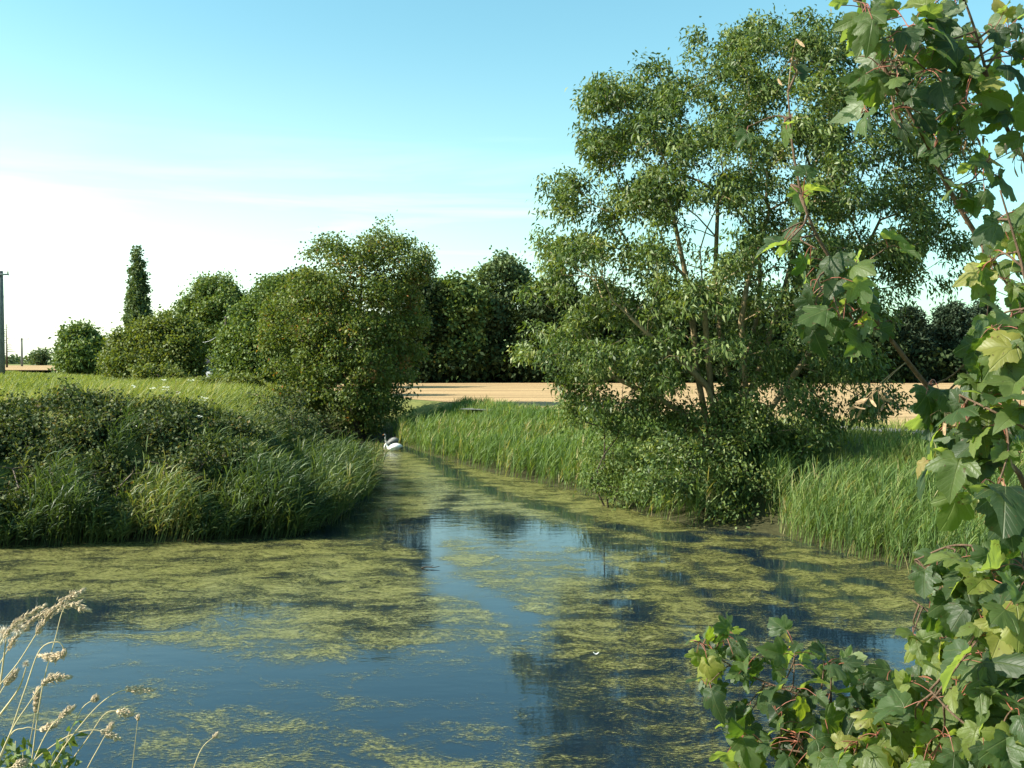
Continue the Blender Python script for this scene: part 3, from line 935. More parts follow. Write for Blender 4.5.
# right bank, upstream bed (sunlit)
acc = Acc()
q = along(RB[1:8], 5200, rng, -0.35, 5.0)          # right bank runs towards the camera, land on its left-hand normal
sd = sdf(q, WPOLY); q = q[(sd > -0.35) & (sd < 4.6)]
P = to3(q); P[:, 2] = np.maximum(P[:, 2], -0.1)
sd = sdf(q, WPOLY)
hh = (1.15 + 0.3 * np.sin(q[:, 0] * 1.1) * np.sin(q[:, 1] * .9)) * np.interp(sd, [0, 1.2, 2.6, 4.2], [1.0, 0.9, 0.45, 0.22])
reed_plants(acc, P, hh, rng, (0.16, -0.02), nleaf=8, LW=0.026, tint=(0.5 + 0.16 * np.sin(q[:, 0] * 1.3) * np.sin(q[:, 1] * .8), 0.22), leafL=0.6, sprd=0.36, arch=0.45)
tag(acc.build('reeds', M['reed_leaf']), 'bright green reed bed along the far right bank from the swans to the ash', 'reeds', kind='stuff')
# right bank, near bed
acc = Acc()
q = along(np.concatenate([RB[7:], [[16, 15.6]]]), 6800, rng, -0.4, 5.0)
sd = sdf(q, WPOLY); q = q[(sd > -0.3) & (sd < 4.2) & (q[:, 0] > at(765, 500, 27)[0] - 0.0012 * 0)]
P = to3(q); P[:, 2] = np.maximum(P[:, 2], -0.1)
sd = sdf(q, WPOLY)
reed_plants(acc, P, (1.35 + 0.25 * np.sin(q[:, 0] * 1.7 + q[:, 1])) * np.interp(sd, [0, 1.3, 2.6, 4.2], [1.0, 0.85, 0.45, 0.25]), rng, (0.12, -0.05), nleaf=8, LW=0.017, tint=(0.46 + 0.16 * np.sin(q[:, 0] * 1.9 + q[:, 1]), 0.22), leafL=0.62, sprd=0.34, arch=0.5)
qd = q[rng.uniform(size=len(q)) < 0.10]
blades(acc, to3(qd), rng.uniform(0.5, 1.3, len(qd)), 0.012, rng, (0.15, 0), 0.35, seg=4, curve=0.6, tint=(0.98, 0.05))
tag(acc.build('reeds', M['reed_leaf']), 'thick tall reed bed on the near right bank beside the scrub', 'reeds', kind='stuff')
# grass verge between reeds, track and field
acc = Acc()
q = np.stack([rng.uniform(-8, 30, 60000), rng.uniform(20, 62, 60000)], 1)
sd = sdf(q, WPOLY)
fx = np.interp(q[:, 0], [-6.5, 2.5, 16, 40], [58.5, 49.5, 37.5, 24.5])
tx = np.interp(q[:, 0], [-2.8, 4.2, 14.2, 24], [52.0, 46.7, 34.2, 23.6])
q = q[(sd > 2.5) & (q[:, 1] < fx + rng.normal(size=len(q)) * 0.5) & ((abs(q[:, 1] - tx) > 0.75) | (q[:, 0] < -2.5) | (rng.uniform(size=len(q)) < 0.08)) & (side_right(q[:, 0], q[:, 1]) > 0.4)]
blades(acc, to3(q), rng.uniform(0.2, 0.55, len(q)), 0.035, rng, (0.12, 0), 0.3, tint=(0.5, 0.25))
tag(acc.build('verge_grass', M['grass_blade']), 'rough grass verge between the right reeds and the stubble field', 'grass', kind='stuff')

# left bank: reeds at the water's edge in tufts
lbl = LB
acc = Acc()                       # reversed so the land lies on the left-hand normal
tc_ = np.concatenate([along(LB[2:12], 70, rng, -0.15, 1.2), along(LB[1:8], 165, rng, -0.15, 1.5)])
pts_ = []
for c in tc_:
    k = rng.integers(9, 24)
    pts_.append(c + rng.normal(size=(k, 2)) * np.array([0.34, 0.28]))
tc_ = along(LB[1:8], 24, rng, 1.2, 3.4)
for c in tc_:
    k = rng.integers(8, 20)
    pts_.append(c + rng.normal(size=(k, 2)) * 0.2)
q = np.concatenate(pts_); sd = sdf(q, WPOLY); q = q[(sd > -0.35) & ((q[:, 0] < -8.6) | (sd < 2.2))]
q = q[(q[:, 0] > -19) & (q[:, 1] < 37)]
P = to3(q); P[:, 2] = np.maximum(P[:, 2], -0.08)
reed_plants(acc, P, 0.95 + 0.45 * np.sin(q[:, 0] * 2.3 + q[:, 1] * 1.4), rng, (0.26, -0.10), nleaf=7, LW=0.03, tint=(0.48 + 0.3 * np.sin(q[:, 0] * 1.3 + 1), 0.18), leafL=0.62, sprd=0.45)
# corner clump, taller, leaning out over the channel
c0 = gp(355, 520)[:2]
q = np.concatenate([along(LB[5:11], 2300, rng, -0.3, 5.2)])
q = q[(q[:, 0] > -9.2 + 0.5 * rng.normal(size=len(q)))]
sd = sdf(q, WPOLY); q = q[(sd > -0.35) & (sd < 5.2) & (q[:, 1] < 38)]
q = q[np.sin(q[:, 0] * 2.7 + 1.2 * np.sin(q[:, 1] * 2.1)) > -0.55]
P = to3(q); P[:, 2] = np.maximum(P[:, 2], -0.08)
sd = sdf(q, WPOLY)
reed_plants(acc, P, (1.15 + 0.4 * np.sin(q[:, 0] * 2.2 + q[:, 1] * 1.3)) * np.interp(sd, [0, 1.4, 2.4, 4.0], [.95, .75, .4, .2]), rng, (0.26, -0.03), nleaf=8, LW=0.028, tint=(0.36 + 0.25 * np.sin(q[:, 0] * 1.7 + 2), 0.18), leafL=0.66, sprd=0.36, arch=0.6)
tag(acc.build('reeds', M['reed_dark']), 'blue-green reeds leaning right along the foot of the left bank', 'reeds', kind='stuff')

# bramble bushes on the slope of the left bank
la_br = [dict(m=24, L=0.12, W=0.085, spread=0.16, ub=0.6, droop=0.3, sun=0.1), dict(m=8, L=0.12, W=0.08, spread=0.30, ub=0.5, droop=0.3)]
br = [(-17.0, 'bramble bush furthest out on the left bank, cut off by the edge of the photo'),
      (-14.6, 'bramble bush at the left edge of the photo with bright leaves along its top'),
      (-12.6, 'dark bramble bush next to the one at the left edge of the photo'),
      (-10.6, 'bramble bush hollowed by deep shade above the bright reed tufts'),
      (-8.8, 'bramble bush midway along the left bank below the white wildflowers'),
      (-7.4, 'bramble bush above the tall corner reeds on the left bank'),
      (-5.9, 'bramble bush on the corner where the left bank turns up the channel'),
      (-6.9, 'rightmost bramble bush on the left bank, close under the yellowing tree', 36.5),
      (-8.4, 'bramble bush behind the corner reeds between the elder and the yellowing tree', 41.5)]
for i, (bx, lab, *by) in enumerate(br):
    rg = rng_(300 + 5 * i)
    wy0 = np.interp(bx, LB[:8, 0], LB[:8, 1])
    P = []
    for k in range(96):
        x = bx + rg.normal() * 0.85; dd = rg.uniform(0.7, 6.4)
        y = wy0 + dd + 0.25 * max(0, x + 6) ** 2 * 0.2 if not by else by[0] + rg.normal() * 1.6
        hh_ = 0.25 + 1.45 * (0.5 + 0.5 * math.sin(x * 1.9 + 2 * math.sin(dd * 1.1 + i))) * (0.6 + 0.4 * math.sin(dd * 1.7 + x))
        hh_ *= 0.75 if dd < 1.6 else float(np.interp(dd, [2.5, 4.2, 6.4], [1.0, 0.55, 0.25]))
        hh_ *= 0.74 if x < -8.4 else 1.25
        z = hz(x, y) + hh_ * rg.uniform(0.45, 1.0)
        P.append(np.array([x, y, z]) + np.clip(rg.normal(size=(6, 3)), -1.6, 1.6) * np.array([.24, .24, .15]))
    P = np.concatenate(P)
    sd = sdf(P[:, :2], WPOLY)
    hole = np.sin(P[:, 0] * 2.9 + 1.5 * np.sin(P[:, 1] * 2.2)) + np.sin(P[:, 1] * 2.6 + P[:, 0]) < -0.75
    P = P[(sd > 0.3) & ~hole & ((P[:, 0] < -8.4) | (sd > 2.3))]
    cy = by[0] if by else wy0 + 3.4
    b0 = np.array([bx, cy, hz(bx, cy) - 0.1])
    root = thing('bramble_bush', b0, lab, 'bush', 'brambles on the left bank')
    ss = [spline([b0 + np.array([q * .5, e, 0]), b0 + np.array([q * .9, e * 1.6, .25])], 4) for q in (-1, 1) for e in (-1.6, 0, 1.5)]
    if by: ss = [spline([b0, b0 + UP * 0.25, b0 + UP * 0.5], 4)]
    ss = [np.stack([p[:, 0], p[:, 1], np.maximum(p[:, 2], hfun(p[:, 0], p[:, 1]) - .05 + np.linspace(0, .3, len(p)))], 1) for p in ss]
    W = Acc(); C = Acc()
    for p in ss:                     # arching canes root in one stool
        who = P[np.argmin(np.linalg.norm(P[:, None] - np.array([q[-1] for q in ss])[None], axis=2), 1) == [id(x) for x in ss].index(id(p))]
        st_ = np.concatenate([[b0], p]) if np.linalg.norm(p[0] - b0) > 0.05 else p
        if len(who) == 0: continue
        N, par, tips = skeleton(st_, who, 0.2, 0.5, rg)
        skeleton_mesh(W, N, par, 0.02, 0.004, 4)
        for la in la_br: leaf_cards(C, N[tips], nrm(N[tips] - N[par[tips]]), rng=rg, **la)
    W.build('cane', M['cane'], root, smooth=True, origin=b0); C.build('foliage', M['bramble_leaf'], root, origin=b0)

# left meadow grass
acc = Acc()
n = 120000
yy = 31 + (rng.uniform(0, 1, n) ** 1.5) * 105
xx = rng.uniform(-0.56, -0.10, n) * yy
q = np.stack([xx, yy], 1)
keep = (side_right(xx, yy) < 0.45) & (sdf(q, WPOLY) > 3.2)
q = q[keep]
patch = 0.5 + 0.5 * np.sin(q[:, 0] * 0.35 + 2 * np.sin(q[:, 1] * 0.13)) * np.sin(q[:, 1] * 0.27 + q[:, 0] * .1)
blades(acc, to3(q), (0.22 + 0.38 * patch) * rng.uniform(0.6, 1.3, len(q)), 0.03 + q[:, 1] * 0.0006, rng, (0.22, 0), 0.3, tint=(0.45, 0.22))
tag(acc.build('meadow_grass', M['grass_blade']), 'sunlit rough grass covering the left meadow', 'grass', kind='stuff')
# taller pale grass at the brow
acc = Acc()
q = along(LB[1:12], 3800, rng, 5.4, 10.5)
sd = sdf(q, WPOLY); q = q[(sd > np.where(q[:, 0] > -9.5, 8.0, 5.0)) & (q[:, 0] > -22) & (np.sin(q[:, 0] * 1.1 + 1.5 * np.sin(q[:, 1] * .7)) > -0.5)]
blades(acc, to3(q), rng.uniform(0.5, 1.15, len(q)), 0.022, rng, (0.3, 0), 0.25, seg=4, curve=0.7, tint=(0.62, 0.25))
tag(acc.build('tall_grass', M['grass_blade']), 'taller straw-tipped grass along the brow of the left bank', 'grass', kind='stuff')
# white umbels in the meadow
acc = Acc(); acs = Acc()
q = np.concatenate([np.array([gp(px, py, LZ + 0.4)[:2] for px, py in zip(rng.uniform(120, 215, 12), rng.normal(394, 4, 12))])])
P = to3(q)
for p in P:
    h = rng.uniform(0.5, 0.85)
    for k in range(5):
        c = p + np.array([*rng.normal(size=2) * 0.07, h + rng.normal() * 0.02])
        r = rng.uniform(0.03, 0.06); th = np.arange(6) / 6 * TAU
        V = np.concatenate([[c + [0, 0, 0.012]], c + np.stack([np.cos(th) * r, np.sin(th) * r, 0 * th], 1)])
        acc.add(V, [np.stack([np.zeros(6, int), 1 + np.arange(6), 1 + (np.arange(6) + 1) % 6], 1)])
tag(acc.build('wildflowers', M['petal']), 'scattered white umbel flowers in the left meadow grass', 'wildflowers', kind='stuff')

# near bank: rough grass that keeps below the view
acc = Acc()
q = np.stack([rng.uniform(-14, 14, 14000), rng.uniform(0.6, 8.6, 14000)], 1)
q = q[np.hypot(q[:, 0], q[:, 1]) > 1.2]
P = to3(q)
lim = CZ - 0.45 * q[:, 1] - P[:, 2]
P = P[lim > 0.15]; lim = lim[lim > 0.15]
blades(acc, P, np.minimum(rng.uniform(0.2, 0.6, len(P)), lim * 0.85), 0.012, rng, (0.15, 0.1), 0.35, tint=(0.6, 0.25))
tag(acc.build('bank_grass', M['grass_blade']), 'rough grass on the near bank below the camera', 'grass', kind='stuff')

# ------------------------------------------------------------------ poles, wires, shed
M['pole'] = bark_mat('weathered_pole', (0.10, 0.105, 0.10), (0.20, 0.20, 0.19), 3)
M['metal'] = plain_mat('galvanised_metal', (0.25, 0.26, 0.27), 0.5, 0.5)
M['wire'] = plain_mat('black_wire', (0.03, 0.03, 0.03))
M['insul'] = plain_mat('insulator', (0.12, 0.07, 0.05), 0.3, 0.5)


def pole(px, py, Y, top_py, r, label, arm, rot=0.0, n_ins=3):
    b = at(px, py, Y); b[2] = hz(b[0], b[1]) - 0.3
    H = at(px, top_py, Y)[2] - b[2]
    root = thing('electricity_pole', b, label, 'pole', 'electricity poles across the left meadow')
    a = Acc(); tube(a, [(0, 0, 0), (0, 0, H * .5), (0, 0, H)], [r * 1.25, r * 1.1, r * 0.9], 12)
    a.build('post', M['pole'], root, smooth=False)
    a = Acc(); box(a, (0, -r - 0.06, H - 0.35), (arm, 0.12, 0.14), 0); o = a.build('crossarm', M['metal'], root)
    tops = []
    for i in range(n_ins):
        x = -arm / 2 * 0.92 + arm * 0.92 * i / (n_ins - 1)
        a = Acc()
        tube(a, [(x, -r - .06, H - 0.285), (x, -r - .06, H - 0.2), (x, -r - .06, H - 0.12), (x, -r - .06, H - .03)], [0.035, 0.07, 0.045, 0.05], 8)
        a.build('insulator', M['insul'], root)
        tops.append(b + np.array([x, -r - .06, H - .03]))
    return root, tops


p1, t1 = pole(1.5, 376, 92, 271, 0.26, 'tall grey electricity pole at the left edge of the photo', 1.9)
p2, t2 = pole(22, 369, 330, 338, 0.30, 'small distant electricity pole right of the tall one', 5.2)


def wire(a, b, sag, label, r):
    P = np.linspace(a, b, 24); f = np.linspace(0, 1, 24)
    P[:, 2] -= sag * 4 * f * (1 - f)
    A = Acc(); tube(A, P - a, r, 5)
    o = A.build('power_line', M['wire']); o.location = a
    return tag(o, label, 'wire', 'power lines between the poles')


for i, w_ in enumerate(('left', 'middle', 'right')):
    wire(t1[i], t2[i], 4.0, f'thin {w_} one of three power lines running from the tall pole to the distant pole', 0.012)

# dead bare-branched conifer beside the tall pole
b = at(7, 372, 260); b[2] = hz(b[0], b[1]) - .3
dt = thing('dead_tree', b, 'bare ladder-branched dead tree just right of the tall electricity pole', 'tree')
A = Acc(); H = at(7, 324, 260)[2] - b[2]
tube(A, [(0, 0, 0), (0, 0, H)], [0.28, 0.06], 6)
A.build('trunk', M['bark_dark'], dt)
rng = rng_(400)
for i in range(16):
    z = H * (0.25 + 0.72 * i / 15); L = (1 - i / 18) * 2.6 * rng.uniform(0.6, 1.1)
    a_ = rng.choice([0.1, math.pi]) + rng.normal() * 0.4
    A = Acc(); tube(A, [(0, 0, z), (math.cos(a_) * L * .6, math.sin(a_) * L * .6, z + .1), (math.cos(a_) * L, math.sin(a_) * L, z - 0.1)], [0.09, 0.06, 0.02], 5)
    A.build('branch', M['bark_dark'], dt)

# telegraph post among the trees with a slack cable
b = at(226, 388, 78); b[2] = hz(b[0], b[1]) - .2
H = at(226, 317, 78)[2] - b[2]
tp_ = thing('telegraph_post', b, 'slim grey telegraph post standing between the willow thicket and the wide tree', 'post')
A = Acc(); tube(A, [(0, 0, 0), (0, 0, H)], [0.09, 0.07], 10); A.build('post', M['bark_dark'], tp_)
A = Acc(); tube(A, [(0, 0, H - .02), (0, 0, H + .05)], [0.085, 0.03], 10); A.build('cap', M['metal'], tp_)
a_ = b + np.array([0, -0.12, H * 0.86]); e_ = at(196, 341, 84)
A = Acc(); P = np.linspace(a_, e_, 16); f = np.linspace(0, 1, 16); P[:, 2] -= 0.5 * 4 * f * (1 - f); tube(A, P - a_, 0.022, 5)
o = A.build('cable', plain_mat('grey_cable', (0.35, 0.36, 0.37))); o.location = a_
tag(o, 'slack pale cable hanging from the telegraph post into the willow thicket', 'cable')

# shed, mostly hidden
sb = at(208, 386, 86); sb[2] = hz(sb[0], sb[1]) - .05
sh = thing('shed', sb, 'dark grey shed glimpsed in the gap between the willow thicket and the wide tree', 'shed')
M['shed_wall'] = plain_mat('shed_wall', (0.10, 0.115, 0.13), 0.8, 0.2)
M['shed_roof'] = plain_mat('shed_roof', (0.045, 0.045, 0.05), 0.7, 0.3)
M['white'] = plain_mat('white_paint', (0.72, 0.73, 0.72), 0.6, 0.3, 0.08)
A = Acc(); box(A, (0, 1.5, 1.1), (3.6, 3.0, 2.2)); A.build('wall', M['shed_wall'], sh)
A = Acc()
V = np.array([[-2.0, -.2, 2.205], [2.0, -.2, 2.205], [2.0, 3.2, 2.205], [-2.0, 3.2, 2.205], [-2.0, 1.5, 3.1], [2.0, 1.5, 3.1]])
A.add(V, [np.array([[0, 1, 5, 4], [2, 3, 4, 5], [3, 2, 1, 0]]), np.array([[0, 4, 3], [1, 2, 5]])]); A.build('roof', M['shed_roof'], sh)
A = Acc(); box(A, (-0.9, -0.045, 2.05), (0.10, 0.08, 0.9)); A.build('downpipe', M['white'], sh)
A = Acc(); box(A, (0.3, -0.03, 1.0), (0.9, 0.05, 1.9)); A.build('door', plain_mat('shed_door', (0.16, 0.18, 0.19)), sh)

# ------------------------------------------------------------------ swans
M['swan'] = plain_mat('swan_plumage', (0.78, 0.77, 0.73), 0.7, 0.2, 0.06, 14)
M['swan_grey'] = plain_mat('grey_plumage', (0.24, 0.24, 0.235), 0.75, 0.2, 0.2, 10)
M['bill'] = plain_mat('swan_bill', (0.55, 0.20, 0.05), 0.4, 0.4)
M['dark'] = plain_mat('dark_skin', (0.03, 0.03, 0.03), 0.5, 0.4)


def swan(px, py, label, rot, mat, neck, bill_dir, raise_wing=0.0):
    b = gp(px, py, 0.0)
    root = thing('swan', b, label, 'swan', 'swans at the far end of the water')
    root.scale = (0.68, 0.68, 0.68)
    root.rotation_euler = (0, 0, rot)
    body = spline([(0.62, 0, 0.30), (0.50, 0, 0.26), (0.25, 0, 0.20), (0.0, 0, 0.18), (-0.25, 0, 0.17), (-0.42, 0, 0.22), *neck], 44)
    n = len(body)
    u = np.linspace(0, 5 + len(neck), n)
    rk = [0.02, 0.08, 0.19, 0.235, 0.21, 0.13] + [0.075] + [0.05] * (len(neck) - 3) + [0.062, 0.045]
    r = np.interp(u, np.arange(len(rk)), rk)
    A = Acc(); tube(A, body, r, 14); A.build('body', mat, root, smooth=True)
    h = np.array(neck[-1]); bd = np.array(bill_dir)
    A = Acc(); tube(A, [h, h + bd * 0.05, h + bd * 0.11], [[.04, .034], [.03, .022], [.018, .008]], 8); A.build('bill', M['bill'], root, smooth=True)
    for sgn in (-1, 1):
        A = Acc(); th = np.linspace(0, math.pi, 9); us = np.linspace(0, 1, 10)
        rows = []
        for q in us:
            x = -0.30 + q * 0.95
            wdt = 0.235 * math.sin(math.pi * min(1, (q * .86 + .14))) ** 0.6 + 0.01
            for tt in np.linspace(0.15, 1.75, 8):
                rows.append((x, sgn * (math.sin(tt) * wdt * 1.06 + 0.012), 0.20 + math.cos(tt) * wdt * 1.12 + raise_wing * math.sin(math.pi * q) + 0.07 * q))
        V = np.array(rows); i = (np.arange(9)[:, None] * 8 + np.arange(7)[None]).ravel()
        A.add(V, [np.stack([i, i + 1, i + 9, i + 8], 1)])
        w_ = A.build('wing', mat, root, smooth=True)
        m_ = w_.modifiers.new('thick', 'SOLIDIFY'); m_.thickness = 0.025
    A = Acc(); tube(A, [(0.50, 0.07, 0.12), (0.66, 0.08, 0.16), (0.76, 0.09, 0.24)], [[.02, .02], [.05, .02], [.08, .015]], 8); A.build('foot', M['dark'], root, smooth=True)
    return root


swan(394, 450.5, 'white swan in front with its neck curved down to the water', 0.15, M['swan'],
     [(-0.52, 0, 0.36), (-0.60, 0, 0.50), (-0.66, 0, 0.42), (-0.70, 0.0, 0.26), (-0.72, 0, 0.14)], (-0.35, 0, -0.9), 0.03)
swan(392, 445.0, 'greyer swan sitting just behind the white one with raised head', 0.25, M['swan_grey'],
     [(-0.50, 0, 0.36), (-0.54, 0, 0.55), (-0.50, 0, 0.72), (-0.55, 0, 0.83), (-0.64, 0, 0.84)], (-0.95, 0, -0.25), 0.10)

# ------------------------------------------------------------------ floating bits
M['feather'] = plain_mat('white_feather', (0.8, 0.8, 0.76), 0.7, 0.2, 0.05)
def floater(name, px, py, label, cat, size, mat, seed, curl=0.5):
    rng = rng_(seed); b = gp(px, py, 0.012)
    us = np.linspace(0, 1, 8); rows = []
    for q in us:
        w = size * 0.28 * math.sin(math.pi * (q * .9 + .06))
        for s_ in (-1, 0, 1):
            rows.append((q * size - size / 2, s_ * w, 0.01 + curl * size * (q - .5) ** 2 + (abs(s_) * 0.25 * w)))
    V = np.array(rows); i = (np.arange(7)[:, None] * 3 + np.arange(2)[None]).ravel()
    o = mesh_obj(name, V, [np.stack([i, i + 1, i + 4, i + 3], 1)], mat, smooth=True)
    o.location = b; o.rotation_euler = (0, 0, rng.uniform(0, 6))
    m_ = o.modifiers.new('thick', 'SOLIDIFY'); m_.thickness = 0.003
    return tag(o, label, cat)
floater('feather', 596, 655, 'single curled white feather floating on the open water in mid-river', 'feather', 0.09, M['feather'], 1, 1.6)
A = Acc(); tube(A, spline([(-.45, 0, 0), (-.15, .03, .05), (.15, -.02, .03), (.5, .04, .08)], 10), np.linspace(.045, .015, 10), 7)
tube(A, spline([(0, 0, .04), (.12, .1, .10), (.2, .22, .12)], 6), np.linspace(.02, .006, 6), 6)
o = A.build('driftwood', M['bark_dark'], smooth=True); o.location = gp(430, 568, 0.015); o.scale = (.42, .42, .42)
tag(o, 'dark twig of driftwood lying at the edge of the left algae mat', 'driftwood')

# ------------------------------------------------------------------ foreground sycamore
def half_leaf():
    return [(0.0, 0.0), (0.05, -0.05), (0.13, -0.11), (0.22, -0.12), (0.30, -0.13), (0.37, -0.08), (0.45, -0.04), (0.43, 0.03), (0.46, 0.09), (0.42, 0.14), (0.41, 0.18),
            (0.48, 0.21), (0.52, 0.27), (0.58, 0.31), (0.59, 0.38), (0.64, 0.46), (0.57, 0.48), (0.53, 0.54), (0.46, 0.53), (0.40, 0.56), (0.33, 0.53), (0.29, 0.54),
            (0.32, 0.60), (0.30, 0.66), (0.33, 0.72), (0.27, 0.76), (0.24, 0.83), (0.16, 0.86), (0.10, 0.93), (0.0, 1.02)]
HL = np.array(half_leaf())
OUT = np.concatenate([HL, (HL * [-1, 1])[-2:0:-1]])          # closed outline
CEN = np.array([0, 0.22])
nO = len(OUT)
LV2 = np.concatenate([[CEN], CEN + (OUT - CEN) * 0.33, CEN + (OUT - CEN) * 0.68, OUT])
jj = np.arange(nO); jk = (jj + 1) % nO
LT = np.stack([0 * jj, 1 + jj, 1 + jk], 1)
LQ = np.concatenate([np.stack([1 + a * nO + jj, 1 + (a + 1) * nO + jj, 1 + (a + 1) * nO + jk, 1 + a * nO + jk], 1) for a in (0, 1)])
LTH = np.arctan2(LV2[:, 0], LV2[:, 1] + 0.0)

t = NT('sycamore_leaf')
a = t.n('ShaderNodeAttribute', attribute_name='tint').outputs['Fac']
c = t.ramp(a, [(0.0, (0.020, 0.042, 0.016)), (0.4, (0.050, 0.088, 0.028)), (0.72, (0.110, 0.150, 0.038)), (0.9, (0.20, 0.225, 0.045)), (1.0, (0.28, 0.22, 0.08))])
uv = t.n('ShaderNodeUVMap').outputs[0]
sp = t.n('ShaderNodeSeparateXYZ'); t.l(uv, sp.inputs[0])
ux = t.math('ABSOLUTE', sp.outputs[0]); uy = t.math('ADD', sp.outputs[1], 0.0)
ang = t.math('ARCTAN2', ux, uy); rad = t.math('SQRT', t.math('ADD', t.math('MULTIPLY', ux, ux), t.math('MULTIPLY', uy, uy)))
fr = t.math('ABSOLUTE', t.math('SUBTRACT', t.math('FRACT', t.math('MULTIPLY_ADD', ang, 1 / 0.92, 0.5)), 0.5))
main = t.math('SUBTRACT', 1.0, t.math('MULTIPLY', t.math('MULTIPLY', fr, rad), 48.0), clamp=True)
# side veins leave the main ones in a herring-bone
sv = t.math('ABSOLUTE', t.math('SUBTRACT', t.math('FRACT', t.math('MULTIPLY', t.math('SUBTRACT', rad, t.math('MULTIPLY', t.math('MULTIPLY', fr, rad), 1.0)), 9.0)), 0.5))
side = t.math('MULTIPLY', t.math('SUBTRACT', 1.0, t.math('MULTIPLY', sv, 9.0), clamp=True), 0.22)
vein = t.math('MAXIMUM', main, side)
tc = t.n('ShaderNodeTexCoord')
nz = t.noise(26, 5, 0.65, tc.outputs['Object'])
c = t.mix(t.math('MULTIPLY', nz, 0.35), c, t.mix(0.6, c, (0.05, 0.07, 0.03)))
geo = t.n('ShaderNodeNewGeometry')
back = t.mix(0.45, c, (0.27, 0.31, 0.22))
c = t.mix(geo.outputs['Backfacing'], c, back)
c = t.mix(t.math('MULTIPLY', vein, 0.26), c, (0.25, 0.28, 0.13))
spot = t.noise(55, 2, 0.5, tc.outputs['Object'])
c = t.mix(t.ramp(spot, [(0.66, (0, 0, 0)), (0.72, (0.75, 0.75, 0.75))]), c, (0.07, 0.045, 0.02))
h = t.math('SUBTRACT', t.math('MULTIPLY', nz, 0.35), t.math('MULTIPLY', vein, 0.6))
b = t.bsdf(c, t.math('MULTIPLY_ADD', nz, 0.25, 0.36), 0.42, t.bump(h, 0.55, 0.006))
trn = t.n('ShaderNodeBsdfTranslucent'); t.l(t.mix(1.0, c, (2.0, 2.1, 0.45), 'MULTIPLY'), trn.inputs['Color'])
mx = t.n('ShaderNodeMixShader'); mx.inputs[0].default_value = 0.5
t.l(b.outputs[0], mx.inputs[1]); t.l(trn.outputs[0], mx.inputs[2])
M['sycamore'] = t.surf(mx.outputs[0])
M['stalk'] = plain_mat('red_leaf_stalk', (0.20, 0.065, 0.04), 0.5, 0.4, 0.35, 20)
M['twig'] = bark_mat('sycamore_twig', (0.07, 0.045, 0.03), (0.17, 0.11, 0.075), 20)
M['samara'] = plain_mat('dry_seed_wing', (0.25, 0.17, 0.10), 0.7, 0.2, 0.5, 60)


class Leaves:
    def __init__(s): s.V, s.T, s.U, s.n = [], [], [], 0

    def add(s, base, axis, normal, size, tint, rng):
        ax = axis / np.linalg.norm(axis)
        sx = np.cross(ax, normal); sx /= np.linalg.norm(sx) + 1e-9
        nv = np.cross(sx, ax)
        wob = 1 + 0.11 * np.sin(LTH * 2 + rng.uniform(0, 6)) + 0.08 * np.sin(LTH * 3.3 + rng.uniform(0, 6)) + 0.03 * np.sin(LTH * 11 + rng.uniform(0, 6))
        x, y = LV2[:, 0] * wob, LV2[:, 1] * wob
        if rng.uniform() < 0.25:      # an insect-bitten or torn edge
            ta = rng.uniform(-2, 2); bite = np.exp(-((LTH - ta) / 0.22) ** 2) * rng.uniform(0.15, 0.4)
            x, y = x * (1 - bite), y * (1 - bite)
        r2 = x * x + (y - .1) ** 2
        fold = rng.uniform(-0.15, 0.75); dr = rng.uniform(0.05, 0.75)
        z = fold * np.abs(x) - dr * r2 + 0.05 * np.sin(LTH * 6.8 + rng.uniform(0, 6)) * np.sqrt(r2) + rng.uniform(-.22, .22) * x * y
        z = z + 0.03 * np.sin(x * 14 + rng.uniform(0, 6)) * np.sin(y * 12)
        asp = rng.uniform(0.88, 1.12)
        s.V.append(base + size * (sx * (x * asp)[:, None] + ax * y[:, None] + nv * z[:, None]))
        s.T.append(np.full(len(x), tint)); s.U.append(LV2); s.n += 1

    def build(s, name, mat, parent, origin):
        o = np.arange(s.n)[:, None, None] * len(LV2)
        return mesh_obj(name, np.concatenate(s.V) - origin, [(LT[None] + o).reshape(-1, 3), (LQ[None] + o).reshape(-1, 4)], mat, parent,
                        {'tint': np.concatenate(s.T)}, uv=np.concatenate(s.U), smooth=True)


